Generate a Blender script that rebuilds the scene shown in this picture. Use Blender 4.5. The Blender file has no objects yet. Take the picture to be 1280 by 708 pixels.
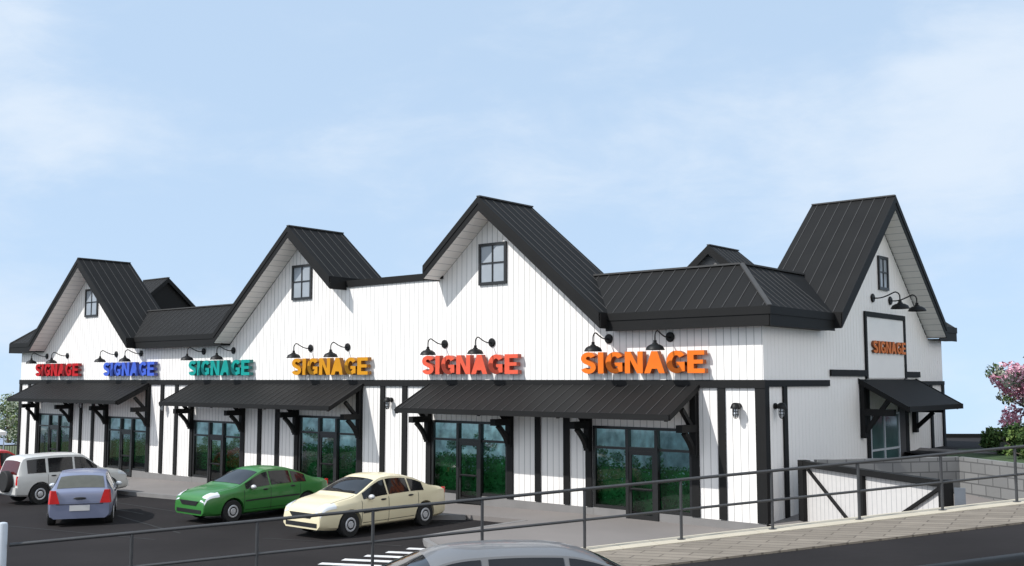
import bpy, bmesh, math, random
from mathutils import Vector, Matrix
random.seed(7)
scene = bpy.context.scene
COL = scene.collection
R = math.radians

# ------------------------------------------------------------------ helpers
class MB:
    """collects shapes; build() links them as ONE mesh object"""
    def __init__(s): s.v=[]; s.f=[]; s.m=[]; s.cur=0
    def add(s, vs, fs):
        o=len(s.v); s.v += [tuple(p) for p in vs]
        for f in fs: s.f.append([i+o for i in f]); s.m.append(s.cur)
        return s
    def box(s,x0,x1,y0,y1,z0,z1):
        return s.add([(x0,y0,z0),(x1,y0,z0),(x1,y1,z0),(x0,y1,z0),(x0,y0,z1),(x1,y0,z1),(x1,y1,z1),(x0,y1,z1)],
            [(3,2,1,0),(4,5,6,7),(0,1,5,4),(1,2,6,5),(2,3,7,6),(3,0,4,7)])
    def prism(s, poly, vec):
        n=len(poly); a=[Vector(p) for p in poly]; v=Vector(vec)
        nrm=Vector((0,0,0))
        for i in range(n): nrm+=a[i].cross(a[(i+1)%n])
        if nrm.dot(v)>0: a.reverse()
        return s.add(a+[p+v for p in a],[list(range(n)),list(range(2*n-1,n-1,-1))]+[((i+1)%n,i,n+i,n+(i+1)%n) for i in range(n)])
    def beam(s,a,b,w,h,up=(0,0,1)):
        a=Vector(a);b=Vector(b);d=(b-a).normalized();u=Vector(up)
        sd=d.cross(u)
        if sd.length<1e-4: sd=d.cross(Vector((0,1,0)))
        sd.normalize();u=sd.cross(d)
        q=[-sd*w/2-u*h/2, sd*w/2-u*h/2, sd*w/2+u*h/2,-sd*w/2+u*h/2]
        return s.add([a+k for k in q]+[b+k for k in q],[(0,1,2,3),(7,6,5,4),(1,0,4,5),(2,1,5,6),(3,2,6,7),(0,3,7,4)])
    def tube(s,pts,r,n=8,cap=True):
        pts=[Vector(p) for p in pts]; o=[]; fs=[]
        rr = r if isinstance(r,(list,tuple)) else [r]*len(pts)
        prev=None
        for i,p in enumerate(pts):
            d=(pts[min(i+1,len(pts)-1)]-pts[max(i-1,0)]).normalized()
            if prev is None:
                u=Vector((0,0,1)) if abs(d.z)<.9 else Vector((1,0,0))
            else: u=prev
            a=d.cross(u).normalized(); u=a.cross(d).normalized(); prev=u
            for k in range(n):
                t=2*math.pi*k/n; o.append(p+(a*math.cos(t)+u*math.sin(t))*rr[i])
        for i in range(len(pts)-1):
            for k in range(n):
                k2=(k+1)%n; fs.append((i*n+k,(i+1)*n+k,(i+1)*n+k2,i*n+k2))
        if cap: fs.append(list(range(n))); fs.append(list(range(len(pts)*n-1,(len(pts)-1)*n-1,-1)))
        return s.add(o,fs)
    def lathe(s,prof,c,axis=(0,0,1),n=20):
        """prof: list of (radius, offset along axis)"""
        ax=Vector(axis).normalized(); c=Vector(c)
        u=Vector((1,0,0)) if abs(ax.x)<.9 else Vector((0,1,0))
        a=ax.cross(u).normalized(); b=ax.cross(a)
        o=[];fs=[]
        for r,h in prof:
            for k in range(n):
                t=2*math.pi*k/n; o.append(c+ax*h+(a*math.cos(t)+b*math.sin(t))*max(r,1e-4))
        for i in range(len(prof)-1):
            for k in range(n):
                k2=(k+1)%n; fs.append((i*n+k,i*n+k2,(i+1)*n+k2,(i+1)*n+k))
        fs.append(list(range(n-1,-1,-1))); fs.append(list(range((len(prof)-1)*n,len(prof)*n)))
        return s.add(o,fs)
    def ell(s,c,rx,ry,rz,n=14,m=8,rot=None):
        c=Vector(c);o=[];fs=[]
        for i in range(m+1):
            ph=math.pi*i/m
            for k in range(n):
                t=2*math.pi*k/n
                p=Vector((rx*math.sin(ph)*math.cos(t),ry*math.sin(ph)*math.sin(t),rz*math.cos(ph)))
                if rot: p=rot@p
                o.append(c+p)
        for i in range(m):
            for k in range(n):
                k2=(k+1)%n; fs.append((i*n+k,(i+1)*n+k,(i+1)*n+k2,i*n+k2))
        return s.add(o,fs)
    def grid(s,rows,close=False):
        n=len(rows[0]);o=[p for r in rows for p in r];fs=[]
        for i in range(len(rows)-1):
            for k in range(n-1): fs.append((i*n+k,i*n+k+1,(i+1)*n+k+1,(i+1)*n+k))
        return s.add(o,fs)
    def build(s,name,mats,parent=None,smooth=None):
        me=bpy.data.meshes.new(name); me.from_pydata(s.v,[],s.f)
        mats = mats if isinstance(mats,(list,tuple)) else [mats]
        for m in mats: me.materials.append(m)
        if len(mats)>1: me.polygons.foreach_set('material_index',s.m)
        me.validate()
        if smooth is not None:
            me.polygons.foreach_set('use_smooth',[True]*len(me.polygons)); me.set_sharp_from_angle(angle=R(smooth))
        me.update()
        o=bpy.data.objects.new(name,me); COL.objects.link(o)
        if parent: o.parent=parent
        return o

def empty(name,loc=(0,0,0),rz=0):
    o=bpy.data.objects.new(name,None); COL.objects.link(o); o.location=loc; o.rotation_euler=(0,0,rz); o.empty_display_size=.3
    return o
def tag(o,label=None,cat=None,group=None,kind=None):
    if label: o['label']=label
    if cat: o['category']=cat
    if group: o['group']=group
    if kind: o['kind']=kind
    return o
def copy_tree(o,parent=None):
    c=o.copy(); COL.objects.link(c); c.parent=parent
    for ch in list(o.children): copy_tree(ch,c)
    return c

# ------------------------------------------------------------------ materials
def lin(c): return tuple(((x/255)/12.92 if x/255<=.04045 else ((x/255+.055)/1.055)**2.4) for x in c)
def mat(name,col,rough=.6,metal=0,noise=.08,scale=6,bump=0,spec=.5,coat=0,detail=4,stretch=None):
    m=bpy.data.materials.new(name); m.use_nodes=True; nt=m.node_tree; b=nt.nodes['Principled BSDF']
    b.inputs['Roughness'].default_value=rough; b.inputs['Metallic'].default_value=metal
    b.inputs['Specular IOR Level'].default_value=spec
    if coat: b.inputs['Coat Weight'].default_value=coat; b.inputs['Coat Roughness'].default_value=.05
    tc=nt.nodes.new('ShaderNodeTexCoord'); nz=nt.nodes.new('ShaderNodeTexNoise')
    nz.inputs['Scale'].default_value=scale; nz.inputs['Detail'].default_value=detail
    if stretch:
        mp=nt.nodes.new('ShaderNodeMapping'); mp.inputs['Scale'].default_value=stretch
        nt.links.new(tc.outputs['Object'],mp.inputs['Vector']); nt.links.new(mp.outputs[0],nz.inputs['Vector'])
    else: nt.links.new(tc.outputs['Object'],nz.inputs['Vector'])
    mx=nt.nodes.new('ShaderNodeMix'); mx.data_type='RGBA'
    mx.inputs[6].default_value=tuple(max(0,c*(1-noise)) for c in col)+(1,)
    mx.inputs[7].default_value=tuple(min(1,c*(1+noise)) for c in col)+(1,)
    rp=nt.nodes.new('ShaderNodeMapRange'); rp.inputs[1].default_value=.3; rp.inputs[2].default_value=.7
    nt.links.new(nz.outputs[0],rp.inputs[0]); nt.links.new(rp.outputs[0],mx.inputs[0])
    nt.links.new(mx.outputs[2],b.inputs['Base Color'])
    if bump:
        bp=nt.nodes.new('ShaderNodeBump'); bp.inputs['Strength'].default_value=bump; bp.inputs['Distance'].default_value=.01
        n2=nt.nodes.new('ShaderNodeTexNoise'); n2.inputs['Scale'].default_value=scale*8; n2.inputs['Detail'].default_value=5
        nt.links.new(tc.outputs['Object'],n2.inputs['Vector']); nt.links.new(n2.outputs[0],bp.inputs['Height']); nt.links.new(bp.outputs[0],b.inputs['Normal'])
    return m
def lines(m,axis,period,width,col,phase=0,rot=0):
    """adds narrow joint lines of colour col across an object-space axis of material m"""
    nt=m.node_tree; b=nt.nodes['Principled BSDF']; src=b.inputs['Base Color'].links[0].from_socket
    tc=nt.nodes.new('ShaderNodeTexCoord'); sx=nt.nodes.new('ShaderNodeSeparateXYZ')
    if rot:
        mp=nt.nodes.new('ShaderNodeMapping'); mp.inputs['Rotation'].default_value=(0,0,rot)
        nt.links.new(tc.outputs['Object'],mp.inputs['Vector']); nt.links.new(mp.outputs[0],sx.inputs[0])
    else: nt.links.new(tc.outputs['Object'],sx.inputs[0])
    def mth(op,a,bv):
        n=nt.nodes.new('ShaderNodeMath'); n.operation=op
        if hasattr(a,'links'): nt.links.new(a,n.inputs[0])
        else: n.inputs[0].default_value=a
        n.inputs[1].default_value=bv; return n.outputs[0]
    a=mth('ADD',sx.outputs[axis],phase+1000*period); a=mth('MODULO',a,period); a=mth('LESS_THAN',a,width)
    mx=nt.nodes.new('ShaderNodeMix'); mx.data_type='RGBA'; nt.links.new(a,mx.inputs[0]); nt.links.new(src,mx.inputs[6]); mx.inputs[7].default_value=tuple(col)+(1,)
    nt.links.new(mx.outputs[2],b.inputs['Base Color']); return m
def glass(name,tint,spec_mix=1.0,rough=0.0):
    m=bpy.data.materials.new(name); m.use_nodes=True; nt=m.node_tree; nt.nodes.clear()
    out=nt.nodes.new('ShaderNodeOutputMaterial'); tr=nt.nodes.new('ShaderNodeBsdfTransparent'); gl=nt.nodes.new('ShaderNodeBsdfGlossy')
    tr.inputs[0].default_value=tuple(tint)+(1,); gl.inputs['Roughness'].default_value=rough
    fr=nt.nodes.new('ShaderNodeFresnel'); fr.inputs[0].default_value=1.6
    mx=nt.nodes.new('ShaderNodeMixShader'); nt.links.new(fr.outputs[0],mx.inputs[0]); nt.links.new(tr.outputs[0],mx.inputs[1]); nt.links.new(gl.outputs[0],mx.inputs[2])
    nt.links.new(mx.outputs[0],out.inputs[0]); return m
def leafmat(name,col,var=.35):
    m=mat(name,col,rough=.7,noise=var,scale=1.3,spec=.2); return m

M={}
M['wall']=lines(mat('white_board_siding',(.83,.80,.765),.55,noise=.02,scale=.6),0,.2465,.020,(.36,.35,.34),phase=60.35-.011)
M['wall_side']=lines(mat('white_board_siding_side',(.83,.80,.765),.55,noise=.02,scale=.6),1,.2465,.016,(.36,.36,.37),phase=-27.58-.011)
M['white']=mat('white_paint',(.83,.80,.765),.5,noise=.02,scale=2)
M['soffit']=lines(mat('white_soffit_planks',(.83,.80,.765),.6,noise=.03,scale=2),2,.21,.014,(.42,.42,.42))
M['trim']=mat('black_trim',(.0075,.0074,.0073),.65,spec=.25,noise=.15,scale=5,stretch=(3,3,.4))
M['roof']=mat('charcoal_standing_seam',(.0100,.0098,.0096),.7,noise=.14,scale=.8,spec=.18)
M['fascia']=mat('charcoal_fascia',(.0085,.0084,.0083),.65,noise=.10,scale=1.5,spec=.22)
M['seam']=mat('seam_metal',(.060,.0595,.059),.6,noise=.05,spec=.22)
M['frame']=mat('black_window_frame',(.012,.012,.012),.4,noise=.1)
M['black']=mat('black_enamel',(.006,.006,.006),.5,noise=.1,spec=.25)
M['sfglass']=glass('tinted_shop_glass',(.58,.83,.85))
M['winglass']=mat('gable_window_glass',(.30,.33,.36),.08,noise=.1,scale=1,spec=.6)
M['concrete']=mat('concrete_pavement',(.185,.168,.158),.9,noise=.06,scale=.5,bump=.15,detail=8)
M['plinth']=mat('concrete_plinth',(.19,.183,.178),.9,noise=.08,scale=1.5,bump=.2)
M['asphalt']=mat('asphalt',(.0195,.0172,.0174),.97,noise=.20,scale=.28,bump=.5,spec=.15,detail=9)
M['street']=mat('street_asphalt',(.0190,.0168,.0170),.97,noise=.2,scale=.5,bump=.5,spec=.15,detail=9)
M['paint']=mat('white_road_paint',(.62,.61,.60),.8,noise=.18,scale=5,detail=9)
M['cap']=mat('cream_kerb_stone',(.46,.41,.32),.85,noise=.08,scale=2,bump=.2)
M['rail']=mat('dark_grey_rail',(.045,.046,.048),.5,noise=.1,metal=.1)
M['galv']=mat('light_grey_metal',(.50,.54,.58),.35,noise=.06,scale=4)
M['in_wall']=mat('interior_wall',(.58,.66,.70),.8,noise=.48,scale=2.4,detail=9)  # strong mottle puts the pale blotches of glass reflections into the wall colour
M['in_floor']=mat('interior_floor',(.30,.32,.30),.6,noise=.1)
M['earth']=mat('dry_grass_ground',(.10,.12,.05),.95,noise=.3,scale=.05,detail=8)
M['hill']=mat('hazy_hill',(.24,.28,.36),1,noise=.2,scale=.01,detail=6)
M['tyre']=mat('tyre_rubber',(.012,.012,.012),.8,noise=.2,bump=.2,scale=10)
M['rim']=mat('silver_rim',(.55,.55,.56),.35,noise=.05,metal=.3)
M['rimdark']=mat('rim_gap',(.20,.20,.20),.5)
M['carglass']=mat('dark_car_glass',(.013,.013,.014),.05,noise=.1,spec=.45)
M['carglass_red']=mat('maroon_car_glass',(.07,.012,.012),.1,noise=.1,spec=.4)
M['carglass_olive']=mat('olive_grey_car_glass',(.085,.085,.070),.12,noise=.1,spec=.4)
M['darkplastic']=mat('dark_plastic',(.012,.012,.013),.5,noise=.1)
M['redlens']=mat('red_tail_lens',(.62,.025,.025),.2,noise=.08,coat=.5)
M['headlens']=mat('clear_head_lens',(.62,.65,.68),.12,noise=.05,coat=.6)
M['plate']=mat('pale_number_plate',(.60,.59,.58),.5,noise=.03)
M['leaf']=leafmat('green_leaf',(.055,.10,.028)); M['leaf_d']=leafmat('dark_green_leaf',(.025,.055,.015)); M['leaf_l']=leafmat('light_green_leaf',(.13,.19,.05))
M['pink']=leafmat('pink_blossom',(.52,.22,.30)); M['pink_l']=leafmat('pale_blossom',(.72,.48,.54)); M['leaf_grey']=leafmat('grey_green_leaf',(.30,.33,.25))
M['hedge']=leafmat('hedge_leaf',(.055,.21,.05)); M['hedge_l']=leafmat('hedge_leaf_light',(.11,.27,.09)); M['hedge_p']=leafmat('hedge_pale_leaf',(.40,.50,.42))  # leaf colours of made-up hedges that imitate reflections in the shop glass
M['bark']=mat('bark',(.10,.075,.055),.9,noise=.3,scale=6,bump=.6)
def cmu():
    m=mat('grey_block',(.20,.20,.20),.9,noise=.12,scale=1.2,bump=.3); nt=m.node_tree; b=nt.nodes['Principled BSDF']; src=b.inputs['Base Color'].links[0].from_socket
    tc=nt.nodes.new('ShaderNodeTexCoord'); sx=nt.nodes.new('ShaderNodeSeparateXYZ'); cb=nt.nodes.new('ShaderNodeCombineXYZ'); nt.links.new(tc.outputs['Object'],sx.inputs[0])
    nt.links.new(sx.outputs[0],cb.inputs[0]); nt.links.new(sx.outputs[2],cb.inputs[1])
    br=nt.nodes.new('ShaderNodeTexBrick'); nt.links.new(cb.outputs[0],br.inputs['Vector'])
    br.inputs['Scale'].default_value=1; br.inputs['Brick Width'].default_value=.62; br.inputs['Row Height'].default_value=.31; br.inputs['Mortar Size'].default_value=.02
    br.inputs['Color1'].default_value=(.20,.20,.195,1); br.inputs['Color2'].default_value=(.14,.14,.138,1); br.inputs['Mortar'].default_value=(.05,.05,.05,1)
    mx=nt.nodes.new('ShaderNodeMix'); mx.data_type='RGBA'; mx.inputs[0].default_value=.75; nt.links.new(src,mx.inputs[6]); nt.links.new(br.outputs[0],mx.inputs[7]); nt.links.new(mx.outputs[2],b.inputs['Base Color'])
    return m
M['cmu']=cmu()

# ------------------------------------------------------------------ setting constants (metres, eye height = 0)
YF=27.33; XR=-13.71; XL=-60.45; YB=42.9
FR=-4.06; FL=-4.46; XSTEP=-37.5      # wall foot, right units / left units
def zlot(X): return -4.45+.018*(min(X,-20)+20)
EAVE=1.6
SF=[(-58.00,-54.33),(-50.37,-46.62),(-42.59,-38.84),(-34.80,-31.11),(-27.04,-23.36),(-19.75,-16.09)]
GAB=[(-52.54,5.2),(-34.72,5.17),(-24.0,5.15)]      # centre, half width
PK=6.40; SL=(PK-2.12)/5.15; FV=.50                  # ridge height, slope, fascia height
def under(X):                                        # wall height under the roof
    t=EAVE
    for c,h in GAB:
        if abs(X-c)<h: t=max(t,PK-FV-SL*abs(X-c))
    if -33<X<-26: t=max(t,3.72)
    return t

# ------------------------------------------------------------------ building
B=empty('shop_building',((XL+XR)/2,YF,-4.3))
tag(B,'long white board sided shop building with charcoal gabled metal roofs','building')
OFF=Vector((-(XL+XR)/2,-YF,4.3))
def bp(mb,name,m,parent=None,smooth=None):
    """build a part of the building given in world coordinates"""
    o=mb.build(name,m,None,smooth); o.parent=parent or B
    if parent is None: o.location=OFF
    return o
def add_to(o,mb,m):
    bm=bmesh.new(); bm.from_mesh(o.data); o.data.materials.append(m); mi=len(o.data.materials)-1
    vs=[bm.verts.new(p) for p in mb.v]
    for f in mb.f:
        fc=bm.faces.new([vs[i] for i in f]); fc.material_index=mi
    bm.to_mesh(o.data); bm.free()
w=MB(); T=.2
def base(X): return FL if X<XSTEP else FR
def head(i): return -1.86 if i<3 else -1.47
edges=[XL]
for i,(a,b) in enumerate(SF):
    edges+=[a,b]
edges.append(XR)
for k in range(0,len(edges),2):
    a,b=edges[k],edges[k+1]
    if a<XSTEP<b: w.box(a,XSTEP,YF,YF+T,FL-.6,EAVE); w.box(XSTEP,b,YF,YF+T,FR-.6,EAVE)
    else: w.box(a,b,YF,YF+T,base((a+b)/2)-.02,EAVE)
for i,(a,b) in enumerate(SF): w.box(a,b,YF,YF+T,head(i),EAVE)
c,h=GAB[0]; w.prism([(c-h+.05,YF,EAVE),(c+h-.05,YF,EAVE),(c+.0,YF,PK-FV)],(0,T,0))
c2,h2=GAB[1]; c3,h3=GAB[2]; zz=3.72
w.prism([(c2-h2+.05,YF,EAVE),(c3+h3-.05,YF,EAVE),(c3,YF,PK-FV),(c3-(PK-FV-zz)/SL,YF,zz),(c2+(PK-FV-zz)/SL,YF,zz),(c2,YF,PK-FV)],(0,T,0))
# battens of the board siding (part of the wall's own mesh)
X=XL+.1
while X<XR-.1:
    i=next((k for k,(a,b) in enumerate(SF) if a-.02<X<b+.02),None)
    z0=head(i) if i is not None else base(X)
    w.box(X-.011,X+.011,YF-.006,YF+.01,z0,under(X)-.02); X+=.2465
bp(w,'front_wall',M['wall'])
w=MB(); YG0,YGp,YG1=31.3,36.29,41.33; SR=(6.49-2.12)/5.0
w.box(XR-T,XR,YF+T+.001,YB,FR-.1,EAVE); w.prism([(XR-T,YG0+.1,EAVE),(XR-T,YG1-.1,EAVE),(XR-T,YGp,6.49-FV-.03)],(T,0,0))
Y=YF+.25
while Y<YB-.1:
    top=max(EAVE,6.49-FV-SR*abs(Y-YGp)) if YG0<Y<YG1 else EAVE
    w.box(XR-.01,XR+.006,Y-.011,Y+.011,FR,top-.02); Y+=.2465
bp(w,'side_wall',M['wall_side'])
w=MB(); w.box(XL,XL+T,YF+T+.001,YB,FL-.6,EAVE); w.box(XL+T+.001,XR-T-.001,YB-T,YB,FL-.6,EAVE); bp(w,'rear_wall',M['wall_side'])
w=MB(); w.box(XL+.1,XR-.1,34.65,YB-.1,1.35,1.5); bp(w,'flat_roof',M['roof'])  # front part left open, an added gap that lets sky light into the shops
# plinth under the wall foot
for k in range(0,len(edges),2):
    a,b=edges[k],edges[k+1]
    w=MB(); w.box(a-.01,b+.01,YF-.035,YF+T-.03,-5.4,base((a+b)/2)-.02 if not a<XSTEP<b else FL); bp(w,'plinth',M['plinth'])
for i,(a,b) in enumerate(SF):
    d0,d1=a+1.3,a+2.48
    for q0,q1 in ((a+.012,d0),(d1,b-.012)):
        w=MB(); w.box(q0,q1,YF-.03,YF+T-.03,-5.4,base(a)); bp(w,'plinth',M['plinth'])
# belt trim
w=MB(); w.box(XL-.03,XR+.07,YF-.075,YF-.001,-.24,0.0); bp(w,'belt_trim',M['trim'])
w=MB(); w.box(XR+.001,XR+.07,YF,31.78,-.2,-.005); bp(w,'belt_trim',M['trim'])
w=MB(); w.box(XR+.016,XR+.075,31.9,34.85,.12,.33); bp(w,'belt_trim',M['trim'])
w=MB(); w.box(XR+.016,XR+.075,38.72,40.13,.09,.30); bp(w,'belt_trim',M['trim'])
w=MB(); w.box(XR+.016,XR+.075,40.05,YB,-.2,-.05); bp(w,'belt_trim',M['trim'])
# trim posts
def post(x0,x1): 
    w=MB(); xm=(x0+x1)/2; w.box(x0,x1,YF-.06,YF-.001,base(xm),-.235); bp(w,'trim_post',M['trim'])
for a,b in [(-60.47,-60.21),(-59.38,-59.13),(-53.34,-53.09),(-52.05,-51.8),(-45.44,-45.18),(-44.18,-43.93),(-37.62,-37.38),(-36.39,-36.13),(-29.82,-29.57),(-28.6,-28.35),(-22.13,-21.9),(-20.92,-20.68),(-15.18,-14.95),(-13.97,-13.71+.06)]: post(a,b)
for a,b in SF: post(a-.27,a-.02); post(b+.0,b+.25)
def side_post(y0,y1,z0=FR,z1=-.2):
    w=MB(); w.box(XR+.016,XR+.06,y0,y1,z0,z1); bp(w,'trim_post',M['trim'])
w=MB(); w.box(XR+.0005,XR+.058,YF,YF+.22,FR,-.2); bp(w,'trim_post',M['trim'])
for y0,y1 in [(28.47,28.72),(41.25,41.5),(42.65,42.9)]: side_post(y0,y1)
side_post(34.82,35.06,-3.6,.0); side_post(38.45,38.78,-3.6,.0)

# roofs ---------------------------------------------------------------
YO=YF-.85; YK=29.42
def gable_roof(c,h,xl,xr):
    """stub gable roof with ridge along Y; xl/xr: where each slope ends"""
    th=.10
    rf=MB()
    for s,xe in ((-1,xl),(1,xr)):
        ze=PK-SL*abs(xe-c)
        rf.prism([(c,YO,PK),(xe,YO,ze),(xe,YO,ze-th),(c,YO,PK-th)],(0,YK-YO,0))
    root=bp(rf,'gable_roof',M['roof'])
    sm=MB()
    y=YO+.2
    while y<YK:
        for s,xe in ((-1,xl),(1,xr)):
            ze=PK-SL*abs(xe-c); sm.beam((c+s*.05,y,PK-SL*.05+.012),(xe,y,ze+.012),.020,.014,up=(0,0,1))
        y+=.43
    sm.beam((c,YO-.02,PK+.012),(c,YK+.02,PK+.012),.16,.05)
    add_to(root,sm,M['seam'])
    fa=MB()
    for s,xe in ((-1,xl),(1,xr)):
        for (y0,y1,t0,t1) in ((YO-.045,YO-.001,-.004,.24),(YO-.02,YO-.002,.24,FV)):
            ze=PK-SL*abs(xe-c)
            fa.prism([(c,y0,PK-t0),(xe,y0,ze-t0),(xe,y0,ze-t1),(c,y0,PK-t1)],(0,y1-y0,0))
        for (y0,y1,t0,t1) in ((YK+.001,YK+.04,0.0,.30),):
            fa.prism([(c,y0,PK-t0),(xe,y0,ze-t0),(xe,y0,ze-t1),(c,y0,PK-t1)],(0,y1-y0,0))
        # end board along the eave
        e0,e1=(xe-.04,xe-.001) if s<0 else (xe+.001,xe+.04)
        fa.box(e0,e1,YO,YK,ze-FV-.01,ze-.03)
    bp(fa,'fascia',M['fascia'],root)
    so=MB()
    for s,xe in ((-1,xl),(1,xr)):
        ze=PK-SL*abs(xe-c); g=FV-.06
        so.prism([(c,YO,PK-g),(xe+(-s)*.02,YO,ze-g+.02*SL),(xe+(-s)*.02,YO,ze-g-.05+.02*SL),(c,YO,PK-g-.05)],(0,YF-YO-.002,0))
    bp(so,'soffit',M['soffit'],root)
    bk=MB(); 
    zl_,zr_=PK-SL*abs(xl-c),PK-SL*abs(xr-c)
    bk.prism([(xl+.05,YK-.15,1.5),(xr-.05,YK-.15,1.5),(xr-.05,YK-.15,zr_-.12),(c,YK-.15,PK-.12),(xl+.05,YK-.15,zl_-.12)],(0,.1,0)); bp(bk,'back_panel',M['fascia'],root)
gable_roof(GAB[0][0],5.2,-57.74,-47.32)
gable_roof(GAB[1][0],5.17,-39.89,-31.97)
gable_roof(GAB[2][0],5.15,-26.71,-18.85)
# parapet coping between the middle gables
w=MB(); w.box(-32.3,-26.5,YF-.07,YF+.35,3.72,3.98); bp(w,'coping',M['fascia'])
w=MB(); w.box(-33.5,-25.5,YF+.2,YF+.3,1.4,3.72); bp(w,'parapet',M['wall'])

# mansard roofs
YM=26.88; YT=28.66; ZT=3.56; ZE=2.08; ZB=1.53
def seams(mb,x0,x1,f): 
    x=x0+.2
    while x<x1-.1: f(mb,x); x+=.43
def mansard_front(x0,x1,hipl=0,hipr=0):
    rf=MB(); d=YT-YM
    rf.add([(x0,YM,ZE),(x1,YM,ZE),(x1-hipr*d,YT,ZT),(x0+hipl*d,YT,ZT),(x0,YM,ZE-.1),(x1,YM,ZE-.1),(x1-hipr*d,YT+.05,ZE-.1),(x0+hipl*d,YT+.05,ZE-.1)],
        [(0,1,2,3),(4,7,6,5),(0,4,5,1),(1,5,6,2),(2,6,7,3),(3,7,4,0)])
    root=bp(rf,'mansard_roof',M['roof'])
    sm=MB(); x=x0+.25
    while x>x0+min(0,hipl)*d+.3: x-=.43
    while x<x1-min(0,hipr)*d-.05:
        t=1.0; t0=.01
        if hipr>0: t=min(1,(x1-x)/d)
        if hipl>0: t=min(t,(x-x0)/d)
        if hipl<0 and x<x0: t0=(x-x0)/(hipl*d)
        if hipr<0 and x>x1: t0=(x-x1)/(-hipr*d)
        if t-t0>.05: sm.beam((x,YM+d*t0,ZE+(ZT-ZE)*t0+.012),(x,YM+d*t,ZE+(ZT-ZE)*t+.012),.020,.014)
        x+=.43
    sm.box(x0+hipl*d,x1-hipr*d,YT-.10,YT+.06,ZT-.02,ZT+.035)
    if hipr>0: sm.beam((x1,YM,ZE+.02),(x1-d,YT,ZT+.015),.14,.05)
    if hipl>0: sm.beam((x0,YM,ZE+.02),(x0+d,YT,ZT+.015),.14,.05)
    add_to(root,sm,M['seam'])
    fa=MB(); fa.box(x0,x1,YM-.04,YM-.001,ZE-.22,ZE+.01); fa.box(x0+.001,x1-.001,YM-.015,YM+.02,ZB,ZE-.22); fa.box(x0,x1,YM+.02,YF-.001,ZB+.02,ZB+.06)
    bp(fa,'fascia',M['fascia'],root)
XE=-13.25
mansard_front(-61.0,-57.7,hipl=1,hipr=-.96)
mansard_front(-47.36,-39.85,hipl=-.97,hipr=-.95)
mansard_front(-18.89,XE,hipl=-.95,hipr=1)
def mansard_side(y0,y1,hip0=0,hip1=0):
    rf=MB(); d=YT-YM; xt=XE-d
    rf.add([(XE,y0,ZE),(XE,y1,ZE),(xt,y1-hip1*d,ZT),(xt,y0+hip0*d,ZT),(XE,y0,ZE-.1),(XE,y1,ZE-.1),(xt-.05,y1-hip1*d,ZE-.1),(xt-.05,y0+hip0*d,ZE-.1)],
        [(3,2,1,0),(5,6,7,4),(1,5,4,0),(2,6,5,1),(3,7,6,2),(0,4,7,3)])
    root=bp(rf,'mansard_roof',M['roof'])
    sm=MB(); y=y0+.25
    while y<y1-.05:
        t=1.0
        if hip0>0: t=min(1,(y-y0)/d)
        if hip1>0: t=min(t,(y1-y)/d)
        if t>.05: sm.beam((XE-.02,y,ZE+.02),(XE-d*t,y,ZE+(ZT-ZE)*t+.012),.020,.014)
        y+=.43
    sm.box(xt-.06,xt+.10,y0+hip0*d,y1-hip1*d,ZT-.02,ZT+.035)
    add_to(root,sm,M['seam'])
    fa=MB(); fa.box(XE+.001,XE+.04,y0-.04,y1,ZE-.22,ZE+.01); fa.box(XE-.02,XE+.015,y0-.015,y1,ZB,ZE-.22); fa.box(XR+.001,XE-.02,y0+.01,y1,ZB+.02,ZB+.06)
    bp(fa,'fascia',M['fascia'],root)
mansard_side(YM,31.32,hip0=1,hip1=-.91); mansard_side(41.31,43.35,hip0=-.93,hip1=1)
# left end mansard, seen edge-on
w=MB(); d=YT-YM; w.add([(-61.0,YM,ZE),(-61.0,43.3,ZE),(-61.0+d,43.3-d,ZT),(-61.0+d,YT,ZT),(-61.0,YM,ZE-.1),(-61.0,43.3,ZE-.1),(-61.0+d,43.3-d,ZE-.1),(-61.0+d,YT,ZE-.1)],[(0,1,2,3),(7,6,5,4),(4,5,1,0),(5,6,2,1),(6,7,3,2),(7,4,0,3)])
r=bp(w,'mansard_roof',M['roof']); w=MB(); w.box(-61.04,-61.001,YM-.04,43.3,ZB,ZE); bp(w,'fascia',M['fascia'],r)

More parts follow.
